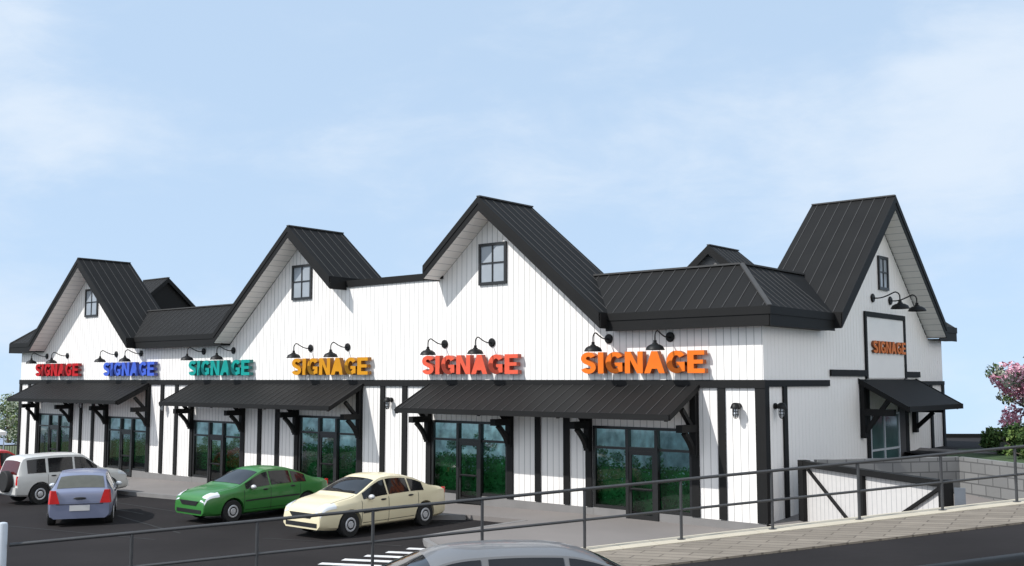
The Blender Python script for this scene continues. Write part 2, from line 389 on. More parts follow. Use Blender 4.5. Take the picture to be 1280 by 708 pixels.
# gables with ridges along X (right side) and the rear gables
def side_gable(xo,xk,yc,hw,pk,sgn,soffit=True,name='gable_roof'):
    """front plane at x=xo, back end at x=xk"""
    sl=(pk-2.12)/hw; th=.1; rf=MB(); lo,hi=min(xo,xk),max(xo,xk)
    for s in (-1,1): rf.prism([(lo,yc,pk),(lo,yc+s*hw,pk-sl*hw),(lo,yc+s*hw,pk-sl*hw-th),(lo,yc,pk-th)],(hi-lo,0,0))
    root=bp(rf,name,M['roof']); sm=MB(); x=lo+.2
    while x<hi:
        for s in (-1,1): sm.beam((x,yc+s*.05,pk-sl*.05+.012),(x,yc+s*hw,pk-sl*hw+.012),.020,.014)
        x+=.43
    sm.beam((lo-.02,yc,pk+.012),(hi+.02,yc,pk+.012),.16,.05); add_to(root,sm,M['seam'])
    fa=MB()
    for s in (-1,1):
        ye=yc+s*hw; ze=pk-sl*hw
        for (x0,x1,t0,t1) in ((xo+.001,xo+.045,-.004,.24),(xo+.002,xo+.02,.24,FV),(xk-.04,xk-.001,0,.30)):
            if sgn<0: x0,x1=2*xo-x1,2*xo-x0
            if t1==.30: x0,x1=(xk-.04,xk-.001) if sgn>0 else (xk+.001,xk+.04)
            fa.prism([(x0,yc,pk-t0),(x0,ye,ze-t0),(x0,ye,ze-t1),(x0,yc,pk-t1)],(x1-x0,0,0))
        y0,y1=(ye-.04,ye-.001) if s<0 else (ye+.001,ye+.04)
        fa.box(lo,hi,y0,y1,ze-FV-.01,ze-.03)
    bp(fa,'fascia',M['fascia'],root)
    if soffit:
        so=MB(); g=FV-.06
        for s in (-1,1):
            ye=yc+s*hw*.998; ze=pk-sl*hw*.998; so.prism([(XR+.002,yc,pk-g),(XR+.002,ye,ze-g),(XR+.002,ye,ze-g-.05),(XR+.002,yc,pk-g-.05)],(xo-XR-.002,0,0))
        bp(so,'soffit',M['soffit'],root)
    xb=xk+sgn*.15; bk=MB(); bk.prism([(xb,yc-hw+.05,1.5),(xb,yc+hw-.05,1.5),(xb,yc+hw-.05,pk-sl*hw-.12),(xb,yc,pk-.12),(xb,yc-hw+.05,pk-sl*hw-.12)],(.1*sgn,0,0)); bp(bk,'back_panel',M['fascia'],root)
side_gable(-13.0,-16.05,YGp,5.0,6.49,1)
side_gable(-61.2,-58.3,35.3,5.0,6.40,-1,soffit=False)
# rear gable, open back towards us
def rear_gable(xc,y0,y1,hw,pk):
    sl=SL; th=.1; rf=MB()
    for s in (-1,1): rf.prism([(xc,y0,pk),(xc+s*hw,y0,pk-sl*hw),(xc+s*hw,y0,pk-sl*hw-th),(xc,y0,pk-th)],(0,y1-y0,0))
    root=bp(rf,'gable_roof',M['roof']); fa=MB()
    for s in (-1,1): fa.prism([(xc,y0-.04,pk),(xc+s*hw,y0-.04,pk-sl*hw),(xc+s*hw,y0-.04,pk-sl*hw-.4),(xc,y0-.04,pk-.4)],(0,.039,0))
    bp(fa,'fascia',M['fascia'],root); sm=MB(); y=y0+.2
    while y<y1:
        for s in (-1,1): sm.beam((xc+s*.05,y,pk-sl*.05+.012),(xc+s*hw,y,pk-sl*hw+.012),.020,.014)
        y+=.43
    sm.beam((xc,y0,pk+.012),(xc,y1,pk+.012),.16,.05); add_to(root,sm,M['seam'])
    bk=MB(); bk.prism([(xc-hw+.05,y0+.3,1.4),(xc+hw-.05,y0+.3,1.4),(xc+hw-.05,y0+.3,pk-sl*hw-.12),(xc,y0+.3,pk-.12),(xc-hw+.05,y0+.3,pk-sl*hw-.12)],(0,.1,0)); bp(bk,'back_panel',M['plinth'],root)
rear_gable(-23.0,40.75,43.5,5.0,6.03)

# gable windows ---------------------------------------------------------
def window_part(c,zb,zt,wd,face='F'):
    f=MB(); p=MB(); fw=.10
    def bx(mb,a,b,d0,d1,z0,z1):
        if face=='F': mb.box(c+a,c+b,YF-d1,YF-d0,z0,z1)
        else: mb.box(XR+d0,XR+d1,c+a,c+b,z0,z1)
    h=wd/2
    bx(f,-h,-h+fw,.016,.075,zb,zt); bx(f,h-fw,h,.016,.075,zb,zt); bx(f,-h+fw,h-fw,.016,.074,zb,zb+fw); bx(f,-h+fw,h-fw,.016,.074,zt-fw,zt)
    bx(f,-.025,.025,.03,.062,zb+fw,zt-fw); zm=(zb+zt)/2+.03
    bx(f,-h+fw,-.026,.03,.061,zm-.025,zm+.025); bx(f,.026,h-fw,.03,.061,zm-.025,zm+.025)
    root=bp(f,'window',M['frame'])
    for sx in (0,1):
        for sz in (0,1):
            p=MB(); a,b=((-h+fw,-.025),(.025,h-fw))[sx]; z0,z1=((zb+fw,zm-.025),(zm+.025,zt-fw))[sz]
            bx(p,a,b,.018,.032,z0,z1); bp(p,'pane',M['winglass'],root)
window_part(-52.5,3.34,4.83,1.34); window_part(-34.77,3.36,4.84,1.30); window_part(-24.05,3.36,4.85,1.30)
window_part(36.75,3.2,4.42,.92,'S')

# storefronts -------------------------------------------------------------
def storefront(i):
    a,b=SF[i]; z0=base(a); z1=head(i); f=MB(); fw=.07; y0,y1=YF-.02,YF+.09
    zt=z1-.68; m0,m1=a+1.36,a+2.42
    f.box(a+.002,a+.10,y0,y1,z0,z1); f.box(b-.10,b-.002,y0,y1,z0,z1); f.box(a+.1,b-.1,y0+.001,y1,z1-.09,z1)
    f.box(a+.1,m0-.06,y0+.001,y1,z0,z0+.10); f.box(m1+.06,b-.1,y0+.001,y1,z0,z0+.10)
    zs=z0-.30
    f.box(m0-.06,m0+.05,y0-.06,y1,zs,z1-.091); f.box(m1-.05,m1+.06,y0-.06,y1,zs,z1-.091)
    f.box(a+.1,m0-.061,y0+.002,y1,zt-.04,zt+.04); f.box(m1+.061,b-.1,y0+.002,y1,zt-.04,zt+.04); f.box(m0+.051,m1-.051,y0-.05,y1,zt-.06,zt+.06)
    root=bp(f,'storefront',M['frame'])
    for (p0,p1,q0,q1) in ((a+.1,m0-.06,z0+.10,zt-.04),(m1+.06,b-.1,z0+.10,zt-.04),(a+.1,m0-.06,zt+.04,z1-.09),(m1+.06,b-.1,zt+.04,z1-.09),(m0+.05,m1-.05,zt+.06,z1-.09)):
        g=MB(); g.add([(p0,YF+.03,q0),(p1,YF+.03,q0),(p1,YF+.03,q1),(p0,YF+.03,q1)],[(0,1,2,3)]); bp(g,'pane',M['sfglass'],root)
    d=MB(); dx0,dx1=m0+.052,m1-.052; zd1=zt-.062; s=.10
    yd0,yd1=YF-.06,YF-.01
    d.box(dx0,dx0+s,yd0,yd1,zs+.01,zd1); d.box(dx1-s,dx1,yd0,yd1,zs+.01,zd1); d.box(dx0+s,dx1-s,yd0+.001,yd1,zs+.01,zs+.19); d.box(dx0+s,dx1-s,yd0+.001,yd1,zd1-.12,zd1)
    zmid=zs+.98; d.box(dx0+s,dx1-s,yd0+.001,yd1,zmid-.035,zmid+.035); bp(d,'door',M['frame'],root)
    g=MB(); g.add([(dx0+s,YF-.03,zs+.19),(dx1-s,YF-.03,zs+.19),(dx1-s,YF-.03,zd1-.12),(dx0+s,YF-.03,zd1-.12)],[(0,1,2,3)]); bp(g,'door_pane',M['sfglass'],root)
    hd=MB(); hd.tube([(dx0+s*.5,yd0-.05,zs+.85),(dx0+s*.5,yd0-.05,zs+1.25)],.018); hd.tube([(dx0+s*.5,yd0,zs+.92),(dx0+s*.5,yd0-.05,zs+.92)],.012); hd.tube([(dx0+s*.5,yd0,zs+1.18),(dx0+s*.5,yd0-.05,zs+1.18)],.012)
    hd.tube([(dx0+s,yd0-.03,zmid+.01),(dx1-s,yd0-.03,zmid+.01)],.016)
    bp(hd,'door_handle',M['black'],root)
for i in range(6): storefront(i)
# interior shell
w=MB(); w.box(XL+.25,XR-.25,YF+.22,34.8,-4.75,-4.47); bp(w,'interior_floor',M['in_floor'])
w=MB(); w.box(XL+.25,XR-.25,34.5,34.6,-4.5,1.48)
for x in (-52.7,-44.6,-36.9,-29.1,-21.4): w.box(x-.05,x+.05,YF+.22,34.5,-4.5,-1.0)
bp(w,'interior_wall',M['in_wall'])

# canopies with brackets ----------------------------------------------------
def canopy(x0,x1,bx):
    yo=25.58; zt=-.17; ze=-1.02; rf=MB()
    rf.prism([(x0,YF-.08,zt),(x0,yo,ze),(x0,yo,ze-.05),(x0,YF-.08,zt-.05)],(x1-x0,0,0))
    root=bp(rf,'canopy',M['roof']); sm=MB(); x=x0+.2
    while x<x1: sm.beam((x,YF-.09,zt+.012),(x,yo,ze+.012),.018,.012); x+=.43
    add_to(root,sm,M['seam'])
    fa=MB(); fa.box(x0-.02,x1+.02,yo-.04,yo-.001,ze-.15,ze+.03)
    for xa,xb in ((x0-.05,x0-.001),(x1+.001,x1+.05)):
        fa.prism([(xa,YF-.08,zt+.03),(xa,yo,ze+.03),(xa,yo,ze-.15),(xa,YF-.08,zt-.15)],(xb-xa,0,0))
    bp(fa,'fascia',M['fascia'],root)
    for x in bx:
        rt=MB(); rt.beam((x,YF-.08,zt-.15),(x,yo+.05,ze-.11),.12,.16); bp(rt,'rafter',M['trim'],root)
    for x in bx:
        b=MB(); sft=0
        b.box(x-.11,x+.11,YF-.95,YF-.061,-1.55,-1.33)           # outrigger
        b.box(x-.10,x+.10,YF-.18,YF-.061,-2.28,-.34)            # wall piece
        # curved brace below
        pts=[]; n=7
        for k in range(n):
            t=k/(n-1); pts.append((x,YF-.17-.50*(t**1.5),-2.18+.62*t))
        for k in range(n-1): b.beam(pts[k],pts[k+1],.13,.15,up=(1,0,0))
        b.beam((x,YF-.30,-1.36),(x,YF-.80,-.86),.13,.13)          # strut to rafter
        bp(b,'bracket',M['trim'],root)
BX=[]
for a,b in SF: BX.append((a-.145,b+.125))
canopy(-58.06,-46.52,BX[0]+BX[1]); canopy(-42.65,-30.8,BX[2]+BX[3]); canopy(-27.12,-15.82,BX[4]+BX[5])
# small side canopy over the side door
def side_canopy():
    y0,y1=34.25,39.75; xo=-12.05; zt=.02; ze=-.90; rf=MB()
    rf.prism([(XR+.02,y0,zt),(xo,y0,ze),(xo,y0,ze-.05),(XR+.02,y0,zt-.05)],(0,y1-y0,0)); root=bp(rf,'canopy',M['roof'])
    fa=MB(); fa.box(xo+.001,xo+.04,y0-.02,y1+.02,ze-.15,ze+.03)
    for ya,yb in ((y0-.05,y0-.001),(y1+.001,y1+.05)): fa.prism([(XR+.02,ya,zt+.03),(xo,ya,ze+.03),(xo,ya,ze-.15),(XR+.02,ya,zt-.15)],(0,yb-ya,0))
    bp(fa,'fascia',M['fascia'],root)
    for y in (34.4,39.35):
        b=MB(); b.box(XR+.016,XR+.17,y-.12,y+.12,-1.95,-.02 if y<36 else -.9); b.box(XR+.17,XR+1.15,y-.11,y+.11,-1.2,-.98)
        b.beam((XR+.15,y,-1.75),(XR+1.0,y,-.62),.13,.14) if y<36 else b.beam((XR+.15,y,-1.75),(XR+.75,y,-1.2),.13,.14)
        b.beam((XR+.1,y,-.12),(xo+.0,y,-1.0),.12,.16); bp(b,'bracket',M['trim'],root)
side_canopy()
# sign panel over the side door and the side glazing
w=MB(); w.box(XR+.016,XR+.04,35.0,38.55,.06,2.18); bp(w,'sign_panel',M['white'])
w=MB(); w.box(XR+.016,XR+.075,34.85,35.0,.03,2.36); w.box(XR+.016,XR+.075,38.55,38.72,.03,2.36); w.box(XR+.0165,XR+.074,35.0,38.55,2.18,2.36); bp(w,'sign_panel_frame',M['trim'])
w=MB()
for y in (35.1,36.35,37.75): w.box(XR+.016,XR+.07,y-.04,y+.04,-3.6,-1.15)
w.box(XR+.016,XR+.069,35.14,37.71,-1.23,-1.15); w.box(XR+.016,XR+.068,35.14,36.31,-2.45,-2.38); w.box(XR+.016,XR+.068,36.39,37.71,-2.45,-2.38)
root=bp(w,'side_window',M['galv'])
for q in ((35.14,36.31),(36.39,37.71)):
    for z in ((-3.6,-2.45),(-2.38,-1.23)):
        w=MB(); w.box(XR+.017,XR+.03,q[0],q[1],z[0],z[1]); bp(w,'pane',mat('side_glass',(.05,.10,.10),.1,noise=.3,scale=1) if 'side_glass' not in bpy.data.materials else bpy.data.materials['side_glass'],root)
w=MB(); w.box(XR+.016,XR+.05,37.8,38.44,-3.6,-.75); bp(w,'door_jamb',mat('dark_grey_panel',(.06,.055,.055),.6))

# ------------------------------------------------------------------ signs
def strip(pts,hw):
    """thick stroke round a centreline in 2-D -> list of quads"""
    L=[];Rr=[]
    for i,p in enumerate(pts):
        a=Vector(pts[max(i-1,0)]);b=Vector(pts[min(i+1,len(pts)-1)]);d=(b-a).normalized();n=Vector((-d.y,d.x))
        h=hw[i] if isinstance(hw,list) else hw
        L.append(Vector(p)+n*h);Rr.append(Vector(p)-n*h)
    return L,Rr
def arc(cx,cy,rx,ry,a0,a1,n=12): return [(cx+rx*math.cos(R(a0+(a1-a0)*k/n)),cy+ry*math.sin(R(a0+(a1-a0)*k/n))) for k in range(n+1)]
t=.105
LET={
 'I':('poly',[[(0.03,0),(.25,0),(.25,1),(.03,1)]],.28),
 'N':('poly',[[(.0,0),(.2,0),(.2,.62),(.46,0),(.68,0),(.68,1),(.48,1),(.48,.38),(.22,1),(0,1)]],.68),
 'A':('poly',[[(0,0),(.22,0),(.28,.2),(.48,.2),(.54,0),(.76,0),(.49,1),(.27,1)]],.76),
 'E':('poly',[[(0,0),(.60,0),(.60,.2),(.22,.2),(.22,.41),(.54,.41),(.54,.59),(.22,.59),(.22,.8),(.59,.8),(.59,1),(0,1)]],.60),
 'G':('stroke',[arc(.36,.5,.255,.40,38,325,26), [(.36,.42),(.66,.42)], [(.57,.48),(.57,.08)]],.70),
 'S':('stroke',[arc(.31,.715,.195,.19,20,255,14)+arc(.31,.285,.20,.19,70,-165,14)],.62),
}
def letter_mesh(ch,H,depth,kx):
    kind,data,_=LET[ch]; mb=MB()
    if kind=='poly':
        for i,pl in enumerate(data): mb.prism([(x*kx*H,-depth,y*H) for x,y in pl],(0,depth,0))
    else:
        for i,pts in enumerate(data):
            hw=.104 if i==0 else (.085 if i==1 else .09)
            L,Rr=strip(pts,hw); e=.003*i
            for k in range(len(pts)-1):
                q=[L[k],L[k+1],Rr[k+1],Rr[k]]
                a=[(p.x*kx*H,-depth-e,p.y*H) for p in q]; b=[(p.x*kx*H,0,p.y*H) for p in q]
                fs=[(0,1,2,3),(7,6,5,4),(0,4,5,1),(2,6,7,3)]
                if k==0: fs.append((3,7,4,0))
                if k==len(pts)-2: fs.append((1,5,6,2))
                mb.add(a+b,fs)
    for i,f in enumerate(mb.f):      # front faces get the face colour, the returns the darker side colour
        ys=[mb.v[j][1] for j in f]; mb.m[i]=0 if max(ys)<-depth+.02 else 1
    return mb
def sign(x0,x1,z,H,face,side,label,facing='F',depth=.2):
    rt=empty('letter_sign',(x0,YF-.08,z) if facing=='F' else (XR+.045,x0,z),0 if facing=='F' else R(90))
    tag(rt,label,'sign','raised letter signs on the shop fascia')
    word='SIGNAGE'; gap=.05; kx0=1.0
    tot=sum(LET[c][2] for c in word)+gap*6; kx=(x1-x0)/(tot*H); x=0
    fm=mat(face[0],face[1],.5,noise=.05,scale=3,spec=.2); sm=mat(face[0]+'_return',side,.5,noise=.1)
    for c in word:
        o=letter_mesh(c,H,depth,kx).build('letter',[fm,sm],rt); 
        bm=bmesh.new(); bm.from_mesh(o.data); bmesh.ops.recalc_face_normals(bm,faces=bm.faces); bm.to_mesh(o.data); bm.free()
        o.location=(x,0,0); x+=(LET[c][2]+gap)*kx*H
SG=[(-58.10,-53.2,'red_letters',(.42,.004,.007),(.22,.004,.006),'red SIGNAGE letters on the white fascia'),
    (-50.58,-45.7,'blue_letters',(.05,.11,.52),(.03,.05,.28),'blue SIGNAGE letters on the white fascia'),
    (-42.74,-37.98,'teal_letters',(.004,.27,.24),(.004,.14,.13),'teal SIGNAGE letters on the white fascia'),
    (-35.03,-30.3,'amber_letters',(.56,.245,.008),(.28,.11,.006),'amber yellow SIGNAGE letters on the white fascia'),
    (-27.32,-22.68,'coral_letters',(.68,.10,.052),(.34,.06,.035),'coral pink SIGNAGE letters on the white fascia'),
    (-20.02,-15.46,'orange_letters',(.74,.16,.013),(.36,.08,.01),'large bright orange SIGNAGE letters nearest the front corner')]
for (a,b,n,f,s,l) in SG: sign(a,b,.20,.68,(n,f),s,l)
sign(35.36,38.5,.93,.43,('rust_letters',(.62,.15,.015)),(.20,.05,.008),'small rust orange SIGNAGE letters on the framed panel of the shaded side gable',facing='S',depth=.09)

# ------------------------------------------------------------------ gooseneck lamps
def make_lamp():
    r=empty('gooseneck_lamp'); L=.87
    p=MB(); p.lathe([(.155,0),(.155,.025),(.13,.045),(.05,.05)],(0,0,0),(0,-1,0),20); p.build('back_plate',M['black'],r,30)
    a=MB(); pts=[]
    for k in range(17):
        t=k/16
        if t<.65: s=t/.65; pts.append((0,-.03-(L-.19)*s, .0-.05*math.sin(s*math.pi*.9)*(1-s)+.17*s*s))
        else:
            s=(t-.65)/.35; ang=math.pi/2*s*1.0; pts.append((0,-.03-(L-.19)-.16*math.sin(ang), .17-.16*(1-math.cos(ang))*1.1))
    pts.append((0,-L,-.16)); a.tube(pts,.022,8); a.build('arm',M['black'],r,60)
    s=MB(); s.lathe([(.05,-.12),(.055,-.20),(.085,-.215),(.09,-.24),(.15,-.255),(.24,-.31),(.285,-.40),(.29,-.42),(.28,-.42),(.23,-.32),(.05,-.27)],(0,-L,0),(0,0,1),24); s.build('lamp_shade',M['black'],r,40)
    return r
LX=[(-57.31,'left lamp over the red sign'),(-54.96,'right lamp over the red sign'),(-49.79,'left lamp over the blue sign'),(-47.38,'right lamp over the blue sign'),(-41.91,'left lamp over the teal sign'),(-39.57,'right lamp over the teal sign'),(-34.13,'left lamp over the amber sign'),(-31.80,'right lamp over the amber sign'),(-26.40,'left lamp over the coral sign'),(-24.09,'right lamp over the coral sign'),(-19.08,'left lamp over the large orange sign'),(-16.79,'right lamp over the large orange sign')]
lp=make_lamp()
for i,(x,l) in enumerate(LX):
    o=lp if i==0 else copy_tree(lp); o.location=(x,YF-.016,1.31); tag(o,'black gooseneck barn lamp, '+l,'lamp','gooseneck lamps over the signs')
for y,l in ((35.71,'left lamp on the shaded side gable'),(37.38,'right lamp on the shaded side gable')):
    o=copy_tree(lp); o.location=(XR+.016,y,2.86); o.rotation_euler=(0,0,R(90)); o.scale=(1.0,1.1,1.0); tag(o,'black gooseneck barn lamp, '+l,'lamp','gooseneck lamps over the signs')

# wall lanterns with cage
def make_lantern():
    r=empty('wall_lantern'); a=MB(); a.lathe([(.09,0),(.09,.05),(.03,.07)],(0,0,.10),(0,-1,0),14); a.tube([(0,-.05,.10),(0,-.2,.10)],.06,10); a.build('mount',M['black'],r,40)
    h=MB(); h.lathe([(.055,.20),(.11,.16),(.145,.07),(.15,0.03),(.06,.02)],(0,-.22,0),(0,0,1),16); h.build('hood',M['black'],r,40)
    j=MB(); j.lathe([(.06,.02),(.068,-.10),(.06,-.19),(.03,-.215)],(0,-.22,0),(0,0,1),12); j.build('glass_jar',M['headlens'],r,60)
    c=MB()
    for k in range(6):
        t=k*math.pi/3; x,y=.082*math.cos(t),.082*math.sin(t); c.tube([(x,-.22+y,.03),(x,-.22+y,-.15),(x*.6,-.22+y*.6,-.24),(0,-.22,-.25)],.011,6)
    for z in (-.05,-.14):
        c.tube([(.084*math.cos(k*math.pi/6),-.22+.084*math.sin(k*math.pi/6),z) for k in range(13)],.010,6)
    c.build('cage',M['black'],r); return r
lt=make_lantern()
for i,(x,z,l) in enumerate([(-14.5,-.86,'black caged wall lantern on the white front wall by the corner'),(-29.2,-.86,'black caged wall lantern between the middle and right canopies'),(-44.97,-1.25,'black caged wall lantern peeping under the left end of the middle canopy'),(-52.87,-1.25,'small black caged wall lantern under the leftmost canopy')]):
    o=lt if i==0 else copy_tree(lt); o.location=(x,YF-.016,z); tag(o,l,'lantern','caged wall lanterns')
o=copy_tree(lt); o.location=(XR+.016,27.95,-.86); o.rotation_euler=(0,0,R(90)); tag(o,'black caged wall lantern on the shaded side wall by the corner','lantern','caged wall lanterns')

# ------------------------------------------------------------------ leaves / planting
def leaves(centres,n,size,flat=0):
    """mesh of leaf faces spread through a set of (centre,radii) lobes; material index by random clumps"""
    mb=MB()
    for (c,r,nm) in centres:
        c=Vector(c)
        for k in range(n):
            while True:
                p=Vector((random.uniform(-1,1),random.uniform(-1,1),random.uniform(-1,1)))
                if p.length<=1: break
            p=p*(.55+.45*random.random()) if p.length<.5 else p
            q=c+Vector((p.x*r[0],p.y*r[1],p.z*r[2])); s=size*random.uniform(.6,1.3)
            a=Vector((random.gauss(0,1),random.gauss(0,1),random.gauss(0,1))).normalized(); b=a.orthogonal().normalized()
            b=(Matrix.Rotation(random.random()*6.28,3,a)@b); d=a.cross(b)
            mb.cur=random.choice(nm); mb.add([q-b*s,q+d*s*.5,q+b*s,q-d*s*.5],[(0,1,2,3)])
    mb.cur=0
    return mb
# made-up hedges behind the shop glass, standing in for its reflected lawn and trees
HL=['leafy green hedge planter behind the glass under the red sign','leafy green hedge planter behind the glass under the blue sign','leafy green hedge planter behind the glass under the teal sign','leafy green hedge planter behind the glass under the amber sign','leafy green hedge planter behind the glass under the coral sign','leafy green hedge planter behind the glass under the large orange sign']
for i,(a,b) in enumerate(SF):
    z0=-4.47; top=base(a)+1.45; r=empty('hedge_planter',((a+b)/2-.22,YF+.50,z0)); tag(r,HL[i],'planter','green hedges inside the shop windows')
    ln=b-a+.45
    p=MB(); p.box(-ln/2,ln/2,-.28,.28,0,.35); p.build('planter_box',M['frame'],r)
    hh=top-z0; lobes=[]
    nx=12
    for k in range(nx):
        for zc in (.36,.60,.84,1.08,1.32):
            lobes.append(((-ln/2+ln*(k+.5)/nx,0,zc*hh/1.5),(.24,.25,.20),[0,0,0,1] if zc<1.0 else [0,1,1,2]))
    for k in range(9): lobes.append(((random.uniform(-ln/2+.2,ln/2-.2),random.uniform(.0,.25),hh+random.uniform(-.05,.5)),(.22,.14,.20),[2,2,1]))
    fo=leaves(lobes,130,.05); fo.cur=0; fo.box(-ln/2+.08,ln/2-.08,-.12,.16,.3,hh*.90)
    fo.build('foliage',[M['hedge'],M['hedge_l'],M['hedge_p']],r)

# ------------------------------------------------------------------ ground, lot, pavement, street
g=MB(); N=48
import itertools
def terr(x,y):
    cx,cy=-30.,20.; d=math.hypot(x-cx,y-cy)
    z=-5.3
    if d>58: z-= (d-58)*.075
    return z
rad=[0,20,40,58,80,120,200,400,900,2000,4500]; rows=[]
for r in rad: rows.append([(-30+r*math.cos(2*math.pi*k/N),20+r*math.sin(2*math.pi*k/N),terr(-30+r,20)) for k in range(N+1)])
o=g.grid(rows).build('ground',M['earth'],None,60); tag(o,kind='structure',label='dry ground falling away round the site')
hm=MB(); rows=[]
for j in range(7):
    rr=[]
    for k in range(61):
        a=R(35+k*1.6); D=1500+j*120
        ridge=(-58+14*math.sin(k*.33)+9*math.sin(k*.81+1)+5*math.sin(k*1.9))
        z=-150+(ridge+150)*math.sin(math.pi*j/6*.9+.05)
        rr.append((-D*math.sin(a),D*math.cos(a),z))
    rows.append(rr)
o=hm.grid(rows).build('hills',M['hill'],None,80); tag(o,kind='structure',label='blue grey hills far beyond the left end of the building')
# parking lot sheet
rows=[]
for X in (-95,-60,-45,-30,-20,-10): rows.append([(X,y,zlot(X)) for y in (-30,0,15,27.3)])
lot=MB(); lot.grid(rows[::1]); 
for i in range(len(lot.f)): lot.f[i]=lot.f[i][::-1]
o=lot.build('parking_lot',M['asphalt']); tag(o,kind='structure',label='dark asphalt parking lot in front of the shops')
lot=MB(); lot.add([(-95,27.3,zlot(-95)),(XL,27.3,zlot(-60)),(XL,45,zlot(-60)),(-95,45,zlot(-95))],[(0,1,2,3)]); o=lot.build('parking_lot',M['asphalt']); tag(o,kind='structure')
# pavement with kerb
pv=MB()
def slab(mb,poly,drop=.30):
    top=[(x,y,zlot(x)+.15) for x,y in poly]; n=len(top); 
    area=sum(poly[i][0]*poly[(i+1)%n][1]-poly[(i+1)%n][0]*poly[i][1] for i in range(n))
    if area<0: top.reverse()
    bot=[(x,y,z-drop) for x,y,z in top]
    mb.add(top+bot,[list(range(n))]+[((i+1)%n,i,n+i,n+(i+1)%n) for i in range(n)])
ys=[(-62,23.7)]
slab(pv,[(-62,23.4),(-40,23.2),(-40,YF+.5),(-62,YF+.5)]); slab(pv,[(-40,23.2),(-30,23.6),(-30,YF+.5),(-40,YF+.5)]); slab(pv,[(-30,23.6),(-24.2,24.2),(-23.2,25.0),(-23.2,YF+.5),(-30,YF+.5)])
slab(pv,[(-23.2,25.0),(-20.5,25.0),(-20,YF+.5),(-23.2,YF+.5)]); slab(pv,[(-20.5,25.0),(-20.62,20.7),(-20.3,20.3),(-20.0,20.2),(-12,15.5),(-9.8,14.3),(-5.2,20.5),(-9,24.5),(XR,YF+.0),(XR,YF+.5),(-20,YF+.5)])
o=pv.build('pavement',M['concrete']); tag(o,kind='structure',label='pale concrete pavement with kerb in front of the shops')
# kerb faces and joint lines on the pavement edge
kb=MB()
def kerb(a,b):
    (x0,y0),(x1,y1)=a,b; kb.beam((x0,y0,zlot(x0)+.072),(x1,y1,zlot(x1)+.072),.16,.17)
for a,b in [((-62,23.32),(-40,23.12)),((-40,23.12),(-30,23.52)),((-30,23.52),(-24.2,24.12)),((-24.2,24.12),(-23.1,24.92)),((-20.6,24.9),(-20.70,20.7)),((-20.70,20.7),(-20.05,20.1)),((-20.05,20.1),(-12.0,15.35))]: kerb(a,b)
o=kb.build('kerb',M['plinth']); tag(o,kind='structure',label='concrete kerb along the pavement edge')
# lot markings: hatched crossing
st=MB(); d=Vector((math.cos(R(27)),math.sin(R(27)),0))
for k in range(7):
    y=16.5-.735*2+.735*k; a=Vector((-20.12,y,zlot(-20)+.005)); b=a+d*2.6; n=Vector((-d.y,d.x,0))*.135
    st.add([a-n,b-n,b+n,a+n],[(0,1,2,3)])
o=st.build('crosswalk_stripes',M['paint']); tag(o,kind='structure',label='white hatched crossing stripes on the asphalt')
# sealed cracks / tyre joints on the lot
ck=MB()
for (x0,y0,x1,y1) in [(-48,22.0,-31,20.6),(-42,20.5,-33.6,19.7),(-34,18.9,-28,17.6),(-30,22.6,-22.6,24.2),(-25,18.4,-20.6,19.7),(-38,14.8,-27.4,16.4)]:
    pts=[]; n=9
    for k in range(n+1):
        t=k/n; x=x0+(x1-x0)*t; pts.append((x,y0+(y1-y0)*t+random.uniform(-.03,.03),zlot(x)+.006))
    for k in range(n):
        a,b=pts[k],pts[k+1]; ck.add([(a[0],a[1]-.045,a[2]),(b[0],b[1]-.045,b[2]),(b[0],b[1]+.045,b[2]),(a[0],a[1]+.045,a[2])],[(0,1,2,3)])
o=ck.build('asphalt_seams',mat('tar_seam',(.012,.011,.011),.8)); tag(o,kind='structure',label='dark tar seams across the parking lot')

# street beside the railing -- frame: s along the railing, q towards the camera
A0=Vector((-13.86,8.25)); u=Vector((.5936,.8048)); q_=Vector((.8048,-.5936))
def zs(s): return -2.19-.97+.0679*s
def sp(s,q,dz=0): p=A0+u*s+q_*q; return (p.x,p.y,zs(s)+dz)
def sheet(s0,s1,q0,q1,dz=0,n=1): 
    m=MB(); m.add([sp(s0,q0,dz),sp(s0,q1,dz),sp(s1,q1,dz),sp(s1,q0,dz)],[(0,1,2,3)]); return m
o=MB()
def zst(s,q):
    if s>6.5: return zs(s)-.03
    k=min(1,max(0,(q-4.2)/3.0)); k=k*k*(3-2*k); k=max(k,min(1,max(0,(-s-6)/8)))
    return -4.03*(1-k)+(zs(s)-.03)*k
def spz(s,q): p=A0+u*s+q_*q; return (p.x,p.y,zst(s,q))
o.grid([[spz(s,q) for q in (.12,2,4.2,4.8,5.4,6,6.6,7.2,15,40)] for s in (-45,-20,-14,-12,-10,-8,-6,-3,0,3,6.5)])
o.grid([[sp(s,q,-.03) for q in (1.60,5,15,40)] for s in (6.5,20,60)])
o.grid([[sp(6.5,q,-.03) for q in (.24,2,4.2,4.8,5.4,6,6.6,7.2)],[(lambda p:(p[0],p[1],-4.2))(sp(6.5,q)) for q in (.24,2,4.2,4.8,5.4,6,6.6,7.2)]])
o=o.build('street',M['street']); tag(o,kind='structure',label='dark sloping street in the foreground')
